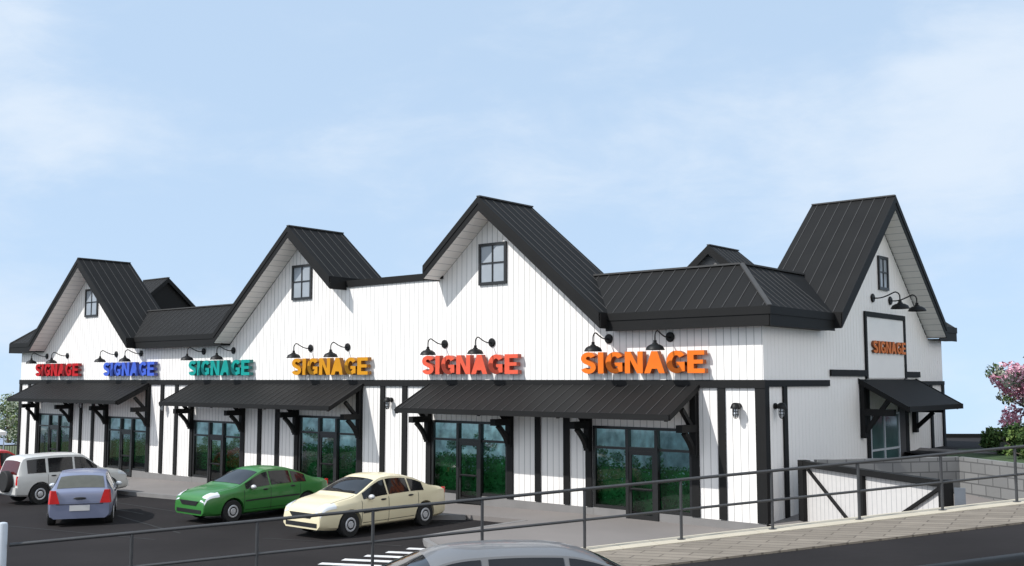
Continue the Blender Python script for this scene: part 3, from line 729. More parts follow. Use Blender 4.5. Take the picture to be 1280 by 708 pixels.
# herringbone brick verge
def herring():
    m=mat('herringbone_brick',(.21,.175,.135),.95,noise=.25,scale=2.5,bump=.8,detail=8); nt=m.node_tree; b=nt.nodes['Principled BSDF']; src=b.inputs['Base Color'].links[0].from_socket
    tc=nt.nodes.new('ShaderNodeTexCoord')
    fac=None
    for rot,ph in ((R(45),0),):
        mp=nt.nodes.new('ShaderNodeMapping'); mp.inputs['Rotation'].default_value=(0,0,rot); nt.links.new(tc.outputs['Object'],mp.inputs['Vector'])
        br=nt.nodes.new('ShaderNodeTexBrick'); nt.links.new(mp.outputs[0],br.inputs['Vector']); br.inputs['Scale'].default_value=1
        br.inputs['Brick Width'].default_value=.80; br.inputs['Row Height'].default_value=.20; br.inputs['Mortar Size'].default_value=.014; br.offset=.5
        br.inputs['Color1'].default_value=(.225,.195,.158,1); br.inputs['Color2'].default_value=(.145,.124,.10,1); br.inputs['Mortar'].default_value=(.055,.045,.036,1)
    mx=nt.nodes.new('ShaderNodeMix'); mx.data_type='RGBA'; mx.inputs[0].default_value=.7; nt.links.new(src,mx.inputs[6]); nt.links.new(br.outputs[0],mx.inputs[7]); nt.links.new(mx.outputs[2],b.inputs['Base Color']); return m
v=MB(); v.add([(0,0,0),(0,-1.42,0),(45,-1.42,.0679*45),(45,0,.0679*45),(0,0,-.3),(0,-1.42,-.3),(45,-1.42,.0679*45-.3),(45,0,.0679*45-.3)],[(0,1,2,3),(1,0,4,5),(2,1,5,6)])
o=v.build('brick_verge',herring()); o.location=sp(6.55,.24,0); o.rotation_euler=(0,0,math.atan2(u.y,u.x)); tag(o,kind='structure',label='herringbone brick verge beside the street')
c=MB(); 
s=6.55
while s<50:
    e=s+.60; a=[sp(s+.006,-.26,.012),sp(s+.006,.235,.012),sp(e-.006,.235,.012),sp(e-.006,-.26,.012)]; b=[(x,y,z-.35) for x,y,z in a]
    c.add(a+b,[(0,1,2,3),(0,4,5,1),(1,5,6,2),(2,6,7,3),(3,7,4,0)]); s=e
o=c.build('kerb_stones',M['cap']); tag(o,kind='structure',label='cream kerb stones under the railing')
# retaining wall below the railing on the lot side
rw=MB()
a,b=-45,60
rw.add([sp(a,-.25,-.02),sp(a,0.1,-.02),sp(b,.1,-.02),sp(b,-.25,-.02),sp(a,-.25,-4),sp(a,.1,-4),sp(b,.1,-7),sp(b,-.25,-7)],[(0,1,2,3),(7,6,5,4),(0,4,5,1),(1,5,6,2),(2,6,7,3),(3,7,4,0)])
rwm=M['plinth']
rw2=MB()
for f in [0]: pass
o=rw.build('retaining_wall',rwm); o.location=(0,0,-.16); tag(o,'low concrete retaining wall carrying the grey railing','wall')
# railing
rl=empty('railing',sp(-2,0,0)); tag(rl,'dark grey two rail metal railing along the street edge','railing')
inv=Vector(sp(-2,0,0))
def rp(mb,name,m,sm=None): o=mb.build(name,m,rl,sm); o.location=-inv; return o
m=MB(); m.tube([sp(-1.9,0,.97),sp(24,0,.97)],.026,10); rp(m,'top_rail',M['rail'],60)
m=MB(); m.tube([sp(-1.9,0,.485),sp(24,0,.485)],.022,10); rp(m,'mid_rail',M['rail'],60)
for s in (-.27,1.49,3.2,4.9,6.57,8.22,9.85,11.47,13.09,14.6,16.2,17.8,19.4,21,22.6):
    m=MB(); m.tube([sp(s,0,.0),sp(s,0,.95)],.025,10); m.lathe([(.07,0),(.07,.018),(.04,.02)],sp(s,0,.0),n=12); rp(m,'post',M['rail'],60)
bo=MB(); bo.lathe([(.068,-.9),(.068,1.26),(.060,1.285),(.03,1.295)],(0,0,0),n=20); o=bo.build('end_post',M['galv'],None,40); o.location=sp(-2.0,0,0); tag(o,'light grey round metal post at the left end of the railing','post')
# black kerb on the street
k=MB()
for s0,s1 in ((9.6,11.48),(11.5,13.48),(13.5,15.48),(15.5,17.48)):
    prof=[(-.16,-.04),(-.15,.03),(-.08,.08),(.08,.08),(.15,.03),(.16,-.04)]
    a=[sp(s0,4.0+p,z) for p,z in prof]; b=[sp(s1,4.0+p,z) for p,z in prof]; n=len(prof)
    k.add(a+b,[list(range(n)),list(range(2*n-1,n-1,-1))]+[((i+1)%n,i,n+i,n+(i+1)%n) for i in range(n)])
o=k.build('black_kerb',M['black'],None,50); tag(o,'low black rubber kerb in sections on the street','kerb')

# side yard to the right of the building, rising to a rear drive
sy=MB(); sy.grid([[(XR,YF,-4.07),(-9,24.4,-4.07),(-3,20,-4.1)],[(XR,30,-3.95),(-8,28,-3.95),(0,24,-4.0)],[(XR,37,-3.0),(-6,34,-3.0),(3,31,-3.0)],[(XR,40,-2.55),(-4,37.5,-2.55),(8,33,-2.5)]])
o=sy.build('side_yard',M['concrete']); tag(o,kind='structure',label='concrete yard beside the shaded end of the building')
for f in o.data.polygons: f.flip()
rd=MB(); rd.add([(XR+.01,38.2,-2.62),(-5,32,-2.62),(8,44,-2.62),(-3,59.6,-2.62),(-20.4,44.9,-2.62),(-20.4,43.1,-2.62),(XR+.01,43.1,-2.62)],[(0,1,2,3,4,5,6)]); o=rd.build('rear_drive',M['street']); tag(o,kind='structure',label='dark asphalt drive behind the building')
rb=MB(); rb.add([(-21,44.8,-2.64),(-3,60,-2.64),(9,44,-2.64),(16,52,-10),(-4,70,-10),(-30,52,-10)],[(0,5,4,1),(1,4,3,2)]); o=rb.build('bank',M['earth']); tag(o,kind='structure')
wl=MB(); wl.beam((-20.4,44.95,-2.55),(-3,59.65,-2.55),.2,.2); o=wl.build('low_kerb_wall',M['fascia']); tag(o,'low dark kerb wall along the far edge of the rear drive','wall')
lw=MB(); lw.add([(-11.6,36.0,-2.60),(-4,31,-2.60),(2,38,-2.60),(-6,47,-2.60),(-12.6,41,-2.60)],[(0,1,2,3,4)]); o=lw.build('lawn',mat('short_lawn',(.035,.065,.02),.95,noise=.3,scale=3,bump=.6)); tag(o,kind='structure',label='green planted bed under the bushes')

# bin enclosure: white boarded screen + block walls
P1=Vector((-13.0,28.35)); P2=Vector((-7.95,24.95)); ZTOP=-2.32
e=empty('boarded_screen',(P1.x,P1.y,-4.1),math.atan2(P2.y-P1.y,P2.x-P1.x)); tag(e,'white boarded screen wall with black diagonal braces beside the building','screen wall')
Ls=(P2-P1).length; h=ZTOP+4.1
m=MB(); m.box(.1,Ls-.1,-.03,.03,0,h-.1); m.build('board_panel',lines(mat('white_boards_screen',(.56,.54,.52),.55,noise=.03),0,.2,.018,(.28,.28,.28)),e)
m=MB(); m.box(-.12,.14,-.16,.10,0,h+.02); m.build('post',M['trim'],e); m=MB(); m.box(Ls-.14,Ls+.06,-.16,.10,0,h+.02); m.build('post',M['trim'],e); m=MB(); m.box(Ls*.47-.1,Ls*.47+.1,-.14,-.031,0,h-.16); m.build('post',M['trim'],e)
m=MB(); m.box(.14,Ls-.14,-.15,.09,h-.16,h+.0); m.build('top_rail',M['trim'],e)
m=MB(); m.beam((.25,-.08,h-.2),(Ls*.47-.12,-.08,.05),.07,.07,up=(0,1,0)); m.build('brace',M['trim'],e); m=MB(); m.beam((Ls-.2,-.08,h-.2),(Ls*.47+.15,-.08,.05),.07,.07,up=(0,1,0)); m.build('brace',M['trim'],e)
C1=Vector((-12.9,28.9)); C2=Vector((-10.1,32.9)); C3=Vector((-4.2,28.6))
bw=empty('block_wall',(C2.x,C2.y,-4.3)); tag(bw,'grey concrete block enclosure wall behind the boarded screen','wall')
for (p,r_) in ((C1,C2),(C2,C3)):
    d=(r_-p); m=MB(); m.box(0,d.length,-.1,.1,0,4.3-2.32); o=m.build('wall_panel',M['cmu'],bw); o.location=(p.x-C2.x,p.y-C2.y,0); o.rotation_euler=(0,0,math.atan2(d.y,d.x))
m=MB(); m.box(0,.24,-.04,.04,0,1.62); o=m.build('enclosure_gate',mat('grey_gate',(.12,.135,.155),.6)); o.location=(P2.x+.12,P2.y+.05,-4.1); o.rotation_euler=(0,0,R(20)); tag(o,'pale grey metal gate leaf beside the right end of the boarded screen','gate')

# ------------------------------------------------------------------ trees and bushes
def tree(name,loc,h,lobes,mats,n,size,label,cat,trunk_r=.16,group=None):
    r=empty(name,loc); tag(r,label,cat,group)
    t=MB(); t.tube([(0,0,-.3),(.05,.02,h*.3),(-.04,.05,h*.55),(0,0,h*.8)],[trunk_r*1.2,trunk_r,trunk_r*.7,trunk_r*.25],10)
    for (c,rad,_) in lobes[:14]:
        t.tube([(0,0,h*.28),(c[0]*.4,c[1]*.4,h*.28+(c[2]-h*.28)*.5),c],[trunk_r*.5,trunk_r*.3,trunk_r*.08],6)
    t.build('trunk',M['bark'],r,60)
    leaves(lobes,n,size).build('crown',mats,r); return r
def lobes(n,rx,ry,z0,z1,rad,pals):
    L=[]
    for k in range(n):
        while True:
            p=Vector((random.uniform(-1,1),random.uniform(-1,1),random.uniform(-1,1)))
            if p.length<1: break
        rr=rad*random.uniform(.6,1.2); L.append(((p.x*rx,p.y*ry,(z0+z1)/2+p.z*(z1-z0)/2),(rr,rr,rr*.8),random.choice(pals)))
    return L
TL=[(0,1),(0,1),(0,1)]
# pink blossom tree right
tree('blossom_tree',(-10.0,43.6,-2.7),3.2,lobes(84,2.3,1.9,.3,4.1,.46,[[0,0,1],[0,1,2],[1,2,2],[2,3],[2,2,3],[0,1]]),[M['pink'],M['pink_l'],M['leaf_grey'],M['leaf']],190,.085,'pink blossom tree with grey green leaves at the right edge','tree',.2)
def bush(loc,lob,label,mats,n=140,size=.07,name='bush'):
    r=empty(name,loc); tag(r,label,'bush'); st=MB()
    for (c,rad,_) in lob[:16]: st.tube([(0,0,-.2),(c[0]*.5,c[1]*.5,c[2]*.5),c],[.04,.025,.008],5)
    st.build('stems',M['bark'],r); leaves(lob,n,size).build('foliage',mats,r)
bush((-9.65,38.9,-2.7),lobes(46,1.45,.9,.1,1.05,.28,[[0,0,1],[0,2],[1,1,0]]),'dense green bush in front of the pink blossom tree',[M['leaf'],M['leaf_d'],M['leaf_l']])
bush((-8.4,36.9,-2.7),lobes(20,1.5,.7,.05,.55,.22,[[0,0,1],[0,2]]),'low spreading green bush behind the block wall',[M['leaf'],M['leaf_d'],M['leaf_l']],90,.06)
# dark panel fence behind the bush
fn=empty('panel_fence',(-11.45,40.6,-3.05),R(40)); tag(fn,'dark slatted panel fence behind the green bush','fence')
for k in range(6):
    m=MB(); x0=k*.95
    for j in range(7): m.box(x0+.05+j*.125,x0+.13+j*.125,-.02,.02,.1,1.22)
    m.build('panel',mat('dark_green_slats',(.03,.045,.03),.7) if 'dark_green_slats' not in bpy.data.materials else bpy.data.materials['dark_green_slats'],fn)
    m=MB(); m.box(x0-.04,x0+.04,-.04,.04,0,1.3); m.build('post',M['black'],fn)
m=MB(); m.box(0,5.7,-.03,.03,1.22,1.28); m.build('rail',M['black'],fn)
# left background
for i,(x,y,h,s,l) in enumerate([(-96,44.5,6.0,1.0,'grey green tree at the left edge beyond the iron fence'),(-92,50,3.4,.8,'smaller green tree between the iron fence and the end wall'),(-106,47,5.0,1.0,'pale green tree behind the tree at the left edge')]):
    tree('tree',(x,y,-6.0),h,lobes(30,2.6*s,2.6*s,h*.02,h*.92,.8*s,[[0,0,1],[0,2],[0,0,3],[0,3]]),[M['leaf_grey'],M['leaf_d'],M['leaf'],M['leaf_l']],90,.14,l,'tree',.2,'trees beyond the left fence')
f=empty('iron_fence',(-74,27,-5.75),R(32)); tag(f,'black iron picket fence at the left end of the lot','fence')
m=MB(); m.box(0,22,-.02,.02,1.5,1.55); m.box(0,22,-.02,.02,.15,.2); m.build('rail',M['black'],f)
m=MB()
for k in range(120): m.box(k*.18,k*.18+.025,-.012,.012,.05,1.49)
m.build('pickets',M['black'],f)
for k in range(9):
    m=MB(); m.box(k*2.7-.04,k*2.7+.04,-.04,.04,-.2,1.7); m.build('post',M['black'],f)
cn=empty('shade_canopy',(-65.4,26.2,-5.45),R(-5)); tag(cn,'white pitched fabric canopy corner at the left edge','canopy')
m=MB(); m.add([(-1.9,-1.9,2.35),(1.9,-1.9,2.35),(1.9,1.9,2.35),(-1.9,1.9,2.35),(0,0,3.5),(-1.9,-1.9,2.15),(1.9,-1.9,2.15),(1.9,1.9,2.15),(-1.9,1.9,2.15),(0,0,3.42)],[(0,1,4),(1,2,4),(2,3,4),(3,0,4),(0,5,6,1),(1,6,7,2),(2,7,8,3),(3,8,5,0),(6,5,9),(7,6,9),(8,7,9),(5,8,9)]); m.build('fabric_top',M['white'],cn)
for sx in (-1,1):
    for sy in (-1,1):
        m=MB(); m.tube([(sx*1.8,sy*1.8,0),(sx*1.8,sy*1.8,2.25)],.035,8); m.build('pole',M['galv'],cn,60)

# ------------------------------------------------------------------ cars
def interp(P,x):
    if x<=P[0][0]: return P[0][1]
    for (a,b),(c,d) in zip(P,P[1:]):
        if x<=c:
            t=(x-a)/(c-a) if c>a else 0
            return b+(d-b)*t
    return P[-1][1]
class CarShape:
    def __init__(s,top,hl,w,belt,roofw,hoodw,zb,gl0,gl1,end=.80):
        s.top=top;s.hl=hl;s.w=w;s.belt=belt;s.rw=roofw;s.hw=hoodw;s.zb=zb;s.g0=gl0;s.g1=gl1;s.end=end
    def sec(s,x):
        """half section, right side positive y: list of (y,z) from belly to roof centre"""
        k=abs(x)/s.hl; w=s.w*(1-(1-s.end)*k**7-.03*k**2)
        top=interp(s.top,x); zb=s.zb+.05*k**6
        g=min(1,max(0,(top-s.g0)/(s.g1-s.g0))); be=min(interp(s.belt,x),top-.05)
        wt=w*(s.hw*(1-g)+s.rw*g); ze=top-.035-.02*g
        zm=zb+(be-zb)*.52
        return [(0,zb),(w*.86,zb),(w*.95,zb+.06),(w*.99,zb+(zm-zb)*.5),(w,zm),(w*.99,be-.06),(w*.965,be),(wt,ze),(wt*.85,ze+.022),(wt*.5,top-.008),(0,top)]
    def pt(s,x,i,t,off=.008):
        S=s.sec(x); a,b=S[i],S[i+1]; y=a[0]+(b[0]-a[0])*t; z=a[1]+(b[1]-a[1])*t
        n=Vector((b[1]-a[1],-(b[0]-a[0]))).normalized(); return Vector((x,y+n.x*off,z+n.y*off))
    def topy(s,x,f,off=.008):
        """point on the top surface at fraction f (-1..1) of the top width"""
        S=s.sec(x)[7:]; y=abs(f)*S[0][0]; z=S[-1][1]
        for (a,b) in zip(S,S[1:]):
            if b[0]<=y<=a[0]: t=(a[0]-y)/(a[0]-b[0]) if a[0]>b[0] else 0; z=a[1]+(b[1]-a[1])*t; break
        dx=.02; sl=(interp(s.top,x+dx)-interp(s.top,x-dx))/(2*dx); n=Vector((-sl,0,1)).normalized()
        return Vector((x,math.copysign(y,f) if f else 0,z))+n*off
def smooth_profile(P,n=3):
    for _ in range(n):
        Q=[P[0]]
        for a,b in zip(P,P[1:]): Q.append((a[0]*.8+b[0]*.2,a[1]*.8+b[1]*.2)); Q.append((a[0]*.2+b[0]*.8,a[1]*.2+b[1]*.8))
        Q.append(P[-1]); P=Q
    return P
def mirror(mb):
    n=len(mb.v); mb.v+=[(x,-y,z) for x,y,z in mb.v]; mb.m+=mb.m[:]; mb.f+=[[i+n for i in reversed(f)] for f in mb.f]; return mb
def make_car(name,sh,paint,wheels,wr,cfg):
    r=empty(name); hl=sh.hl
    xs=sorted(set([round(-hl+2*hl*k/70,4) for k in range(71)]+[round(p[0],4) for p in sh.top if -hl<=p[0]<=hl]))
    b=MB(); rows=[]
    for x in xs:
        S=sh.sec(x); rows.append([(x,-y,z) for y,z in S]+[(x,y,z) for y,z in reversed(S[1:-1])])
    n=len(rows[0]); o=[p for rw in rows for p in rw]; fs=[]
    for i in range(len(rows)-1):
        for k in range(n): k2=(k+1)%n; fs.append((i*n+k,i*n+k2,(i+1)*n+k2,(i+1)*n+k))
    fs.append(list(range(n-1,-1,-1))); fs.append(list(range((len(rows)-1)*n,len(rows)*n))); b.add(o,fs)
    body=b.build('body',paint,None)
    bm=bmesh.new(); bm.from_mesh(body.data); bmesh.ops.recalc_face_normals(bm,faces=bm.faces); bm.to_mesh(body.data); bm.free()
    cut=MB()
    for xw in wheels:
        for sy in (-1,1): cut.lathe([(wr+.06,0),(wr+.06,.34)],(xw,sy*(sh.w+.06),wr),(0,-sy,0),28)
    co=cut.build('arch_cut',M['darkplastic'],None)
    bm=bmesh.new(); bm.from_mesh(co.data); bmesh.ops.recalc_face_normals(bm,faces=bm.faces); bm.to_mesh(co.data); bm.free()
    md=body.modifiers.new('b','BOOLEAN'); md.object=co; md.operation='DIFFERENCE'; md.solver='EXACT'
    dg=bpy.context.evaluated_depsgraph_get(); me=bpy.data.meshes.new_from_object(body.evaluated_get(dg)); body.modifiers.clear(); body.data=me; body.parent=r
    bpy.data.objects.remove(co)
    me.polygons.foreach_set('use_smooth',[True]*len(me.polygons)); me.set_sharp_from_angle(angle=R(28))
    # underbody shadow gap filler
    # wheels
    for xw in wheels:
        for sy in (-1,1):
            t=MB(); c=(xw,sy*(sh.w-.02),wr); t.lathe([(wr*.56,0),(wr*.93,.0),(wr,.03),(wr,.17),(wr*.93,.20),(wr*.6,.20)],c,(0,-sy,0),28); wo=t.build('wheel',M['tyre'],r,35)
            m=MB(); m.lathe([(wr*.02,-.016),(wr*.26,-.014),(wr*.30,-.004),(wr*.38,-.002),(wr*.41,-.010),(wr*.52,-.012),(wr*.58,.006),(wr*.58,.05)],c,(0,-sy,0),28); m.build('rim',M['rim'],wo,35)
            m=MB(); m.lathe([(wr*.28,-.0065),(wr*.40,-.0065)],c,(0,-sy,0),28); m.build('rim_gap',M['rimdark'],wo)
    # glass
    def side_glass(x0,x1,m,t0=.10,t1=.88,n=10):
        for sy in (-1,1):
            g=MB(); rows=[]
            for k in range(n+1):
                x=x0+(x1-x0)*k/n; rows.append([(p.x,p.y*sy,p.z) for p in (sh.pt(x,6,t0+(t1-t0)*j/3) for j in range(4))])
            g.grid(rows); g.build('side_window',m,r,60)
    for (a,bb) in cfg['side']: side_glass(a,bb,cfg.get('sg',M['carglass']),t1=cfg.get('t1',.88))
    def top_glass(nm,x0,x1,f,m,n=8):
        g=MB(); rows=[]
        for k in range(n+1):
            x=x0+(x1-x0)*k/n; rows.append([tuple(sh.topy(x,f*(-1+2*j/10))) for j in range(11)])
        g.grid(rows); g.build(nm,m,r,60)
    top_glass('windscreen',*cfg['ws'],.93,M['carglass'])
    if 'rg' in cfg: top_glass('rear_window',*cfg['rg'],.90,cfg.get('rgm',M['carglass']))
    # seams, handles, mouldings
    def sides(d,nm):
        d.build(nm,M['darkplastic'],r)
        e=MB(); e.v=[(x,-y,z) for x,y,z in d.v]; e.f=[list(reversed(f)) for f in d.f]; e.m=d.m[:]; e.build(nm,M['darkplastic'],r)
    d=MB()
    for x in cfg['seams']:
        S0=[sh.pt(x,i,t,.004) for i in (2,3,4,5) for t in (0,.5)]+[sh.pt(x,6,.0,.004)]; S1=[Vector((p.x+.014,p.y,p.z)) for p in S0]; d.grid([S0,S1])
    sides(d,'door_seams')
    if cfg.get('mould'):
        d=MB(); x0,x1=cfg['mould']; rows=[]
        for k in range(11):
            x=x0+(x1-x0)*k/10; rows.append([sh.pt(x,4,.02,.014),sh.pt(x,4,.17,.014)])
        d.grid(rows); sides(d,'side_moulding')
    d=MB()
    for f in (-.93,.93):      # bonnet shut lines
        d.grid([[sh.topy(cfg['ws'][1]+.06+k*.08,f,.005),sh.topy(cfg['ws'][1]+.06+k*.08,f-.016*(1 if f>0 else -1),.005)] for k in range(12)])
    d.build('bonnet_seam',M['darkplastic'],r)
    d=MB(); rows=[]            # dark sill strip low on the flanks
    for k in range(13):
        x=wheels[0]+wr+.10+(wheels[1]-wheels[0]-2*wr-.2)*k/12; rows.append([sh.pt(x,1,.2,.006),sh.pt(x,2,.6,.006)])
    d.grid(rows); sides(d,'sill')
    if cfg.get('trunk'):
        zz,hw=cfg['trunk']; d=MB(); d.box(-hl-.012,-hl+.02,-hw,hw,zz-.008,zz+.008); d.box(-hl-.012,-hl+.02,-hw,-hw+.014,zz+.008,.93); d.box(-hl-.012,-hl+.02,hw-.014,hw,zz+.008,.93); d.build('tailgate_seam',M['darkplastic'],r)
        d=MB(); d.ell((-hl-.015,0,zz+.16),.03,.17,.035); d.build('tailgate_handle',M['darkplastic'],r,60)
    for x in cfg['handles']:
        for sy in (-1,1):
            p=sh.pt(x,5,.15,.01); h=MB(); h.ell((p.x,p.y*sy,p.z),.10,.022,.026); h.build('door_handle',M['darkplastic'],r,60)
    for sy in (-1,1):
        p=sh.pt(cfg['mirror'],6,.06,.0); h=MB(); h.ell((p.x,(p.y+.09)*sy,p.z+.05),.07,.10,.065); h.tube([(p.x,p.y*sy*.97,p.z),(p.x,(p.y+.07)*sy,p.z+.03)],.025,6); h.build('wing_mirror',cfg.get('mm',M['rim']),r,60)
    xf=hl-.015
    # headlights follow the front corners
    for sy in (-1,1):
        g=MB(); rows=[]
        for k in range(7):
            x=cfg['hx'][0]+(cfg['hx'][1]-cfg['hx'][0])*k/6; tt=cfg.get('ht',(.45,1.0)); row=[]
            for j in range(4):
                p=sh.pt(x,5,tt[0]+(1-tt[0])*j/3,.010); row.append((p.x,p.y*sy,p.z))
            for f in (.97,.90,.82):
                p=sh.topy(x,f*sy,.010); row.append(tuple(p)) if k>1 else row.append(tuple(sh.topy(x,.97*sy,.010)))
            rows.append(row)
        g.grid(rows); g.build('headlight',M['headlens'],r,60)
    # grilles as boxes bent over the nose
    zt=interp(sh.top,hl)
    g=MB(); g.prism([(xf-.06,-.46,zt+.03),(xf-.06,.46,zt+.03),(xf-.06,.34,zt-.09),(xf-.06,-.34,zt-.09)],(.09,0,0)); g.build('grille',M['darkplastic'],r)
    g=MB(); zb=sh.sec(hl)[2][1]; g.box(xf-.03,xf+.028,-.60,.60,zb-.01,zb+.09); g.build('lower_grille',M['darkplastic'],r)
    zt=interp(sh.top,-hl); we=sh.sec(-hl)[4][0]
    for sy in (-1,1):
        g=MB(); y0,z0,z1=we*.99,cfg['tail'][0],cfg['tail'][1]; tw=cfg['tail'][2]
        pl=[(-hl-.016,y0-tw,z0),(-hl-.016,y0+cfg.get('tw2',-.02),z0),(-hl-.016,y0-.02,z1),(-hl-.016,y0-tw*.55,z1)]
        pl2=[(p[0]+.10,p[1]+(.045 if cfg.get('tw2') and p[1]>y0-.1 else 0),p[2]) for p in pl]
        pl=[(x,y*sy,z) for x,y,z in pl]; pl2=[(x,y*sy,z) for x,y,z in pl2]
        g.add(pl+pl2,[(0,1,2,3),(7,6,5,4),(0,4,5,1),(1,5,6,2),(2,6,7,3),(3,7,4,0)])
        g.build('tail_light',M['redlens'],r)
    g=MB(); pz=cfg['plate']; g.box(-hl-.022,-hl-.002,-.26,.26,pz,pz+.15); g.build('number_plate',M['plate'],r)
    if cfg.get('bumper'):
        g=MB(); z0,z1=cfg['bumper']; 
        for xe,sg in ((-hl,-1),(hl,1)):
            wv=sh.sec(xe)[4][0]; g.box(min(xe,xe+sg*.06),max(xe,xe+sg*.06),-wv*.97,wv*.97,z0,z1)
        g.build('bumper',paint,r)
    if cfg.get('extra'): cfg['extra'](r)
    return r
SED_TOP=smooth_profile([(-2.25,.78),(-2.2,1.0),(-1.72,1.04),(-.98,1.36),(-.6,1.43),(-.15,1.455),(.25,1.42),(1.12,1.0),(1.7,.92),(2.06,.83),(2.2,.75),(2.25,.60)],2)
def sedan(): return CarShape(SED_TOP,2.25,.875,[(-2.25,.93),(-1,.93),(.5,.89),(1.2,.86),(2.25,.76)],.70,.88,.20,1.04,1.40,.84)
SEDC=dict(side=[(-1.28,-.78),(-.72,.02),(.08,.92)],ws=(.36,1.06),rg=(-1.66,-1.06),seams=(-1.05,.05,.98),mould=(-1.0,.95),handles=(-.75,.25),mirror=.72,hx=(1.80,2.235),ht=(.0,1.0),tail=(.80,.97,.10),plate=.55)
def paint(name,c,rough=.32): return mat(name,c,rough,noise=.03,scale=1.5,spec=.4,coat=.35)
CS=1.16
shp=sedan()
car=make_car('parked_car',shp,paint('cream_paint',(.70,.62,.42)),(-1.32,1.36),.315,SEDC); car.location=(-24.1,21.6,zlot(-24.1)); car.rotation_euler=(0,0,R(-90)); car.scale=(1.13,CS,CS); tag(car,'cream saloon car parked nose out with its tail towards the pavement','car','cars on the parking lot')
car=make_car('parked_car',shp,paint('green_paint',(.035,.165,.035)),(-1.32,1.36),.315,SEDC); car.location=(-30.0,21.7,zlot(-30.1)); car.rotation_euler=(0,0,R(-90)); car.scale=(1.13,CS,CS); tag(car,'green saloon car parked nose out beside the cream one','car','cars on the parking lot')
LNG_TOP=smooth_profile([(-2.25,.80),(-2.2,1.0),(-2.0,1.04),(-1.35,1.34),(-1.0,1.43),(-.4,1.455),(.15,1.44),(.42,1.38),(1.2,1.0),(1.75,.91),(2.08,.82),(2.2,.74),(2.25,.60)],2)
shl=CarShape(LNG_TOP,2.25,.875,[(-2.25,.93),(-1,.93),(.5,.89),(1.2,.86),(2.25,.76)],.60,.88,.20,1.04,1.40,.84)
slv=dict(SEDC); slv['side']=[(-1.62,-.98),(-.92,-.12),(-.04,.95)]; slv['ws']=(.47,1.14); slv['rg']=(-1.9,-1.40); slv['t1']=.95
car=make_car('parked_car',shl,paint('silver_paint',(.13,.13,.132),.42),(-1.32,1.36),.315,slv); car.location=(-9.61-.19,10.77-.17,-4.06); car.scale=(1.28,1.25,1.25); car.rotation_euler=(0,0,math.atan2(u.y,u.x)+math.pi); tag(car,'silver grey car in the driveway in the foreground, only its roof and windows in view','car')
bl=dict(SEDC); bl['rgm']=M['carglass_olive']; bl['tail']=(.66,1.02,.24); bl['tw2']=.015; bl['plate']=.46; bl['trunk']=(.64,.60); bl['mm']=M['headlens']
BLU_TOP=smooth_profile([(-2.05,.70),(-2.03,.98),(-1.85,1.04),(-1.30,1.40),(-.8,1.46),(-.1,1.47),(.3,1.43),(1.15,.98),(1.75,.86),(2.08,.74),(2.22,.64),(2.25,.52)],2)
shb=CarShape(BLU_TOP,2.05,.875,[(-2.25,.95),(-1,.93),(.5,.87),(1.2,.83),(2.25,.72)],.70,.86,.20,1.02,1.40,.90)
bl['rg']=(-1.82,-1.32); bl['hx']=(1.6,1.98); bl['side']=[(-1.45,-.78),(-.72,.02),(.08,.92)]
car=make_car('parked_car',shb,paint('blue_grey_paint',(.165,.185,.27)),(-1.30,1.30),.315,bl); car.location=(-34.33,17.85,zlot(-34.4)); car.rotation_euler=(0,0,R(149.5)); car.scale=(CS,)*3; tag(car,'blue grey hatchback seen from behind with red tail lights and a blank plate','car','cars on the parking lot')
SUV_TOP=smooth_profile([(-2.1,.70),(-2.12,1.0),(-1.93,1.58),(-1.75,1.66),(-.6,1.70),(.2,1.68),(.42,1.63),(1.05,1.10),(1.85,1.0),(2.08,.88),(2.14,.60)],1)
SUV_TOP=[(-2.12,.98)]+[p for p in SUV_TOP if p[0]>-2.119 and p[1]>1.0 or p[0]>0]
SUV_TOP=sorted(SUV_TOP)
shs=CarShape(SUV_TOP,2.12,.87,[(-2.2,1.02),(.5,1.0),(1.2,.98),(2.2,.82)],.76,.90,.28,1.08,1.6,.92)
def spare(r):
    m=MB(); m.lathe([(.12,0),(.34,.0),(.37,.03),(.37,.19),(.34,.22),(.0,.22)],(-2.14,-.12,.80),(-1,0,0),28); m.build('spare_wheel',M['tyre'],r,35)
    pass
suv=dict(side=[(-1.78,-1.12),(-1.02,-.10),(-.02,.86)],sg=M['carglass'],ws=(.50,1.02),rg=(-2.10,-1.95),rgm=M['carglass_red'],seams=(-1.06,-.06,.95),handles=(-.85,.12),mirror=.78,hx=(1.7,2.06),ht=(.3,1),tail=(.70,1.0,.14),plate=.40,bumper=(.38,.62),extra=spare)
car=make_car('parked_car',shs,paint('white_suv_paint',(.55,.545,.52)),(-1.32,1.30),.36,suv); car.location=(-41.3,20.6,zlot(-41.3)); car.rotation_euler=(0,0,R(90)); car.scale=(1.07,1.13,1.13); tag(car,'white off-road wagon with a spare wheel on its tailgate','car','cars on the parking lot')
car=make_car('parked_car',shs,paint('red_paint',(.50,.012,.012)),(-1.32,1.30),.36,dict(suv,extra=None)); car.location=(-47.1,20.2,zlot(-46.6)); car.rotation_euler=(0,0,R(90)); car.scale=(1.13,)*3; tag(car,'bright red car cut off by the left edge behind the white wagon','car','cars on the parking lot')

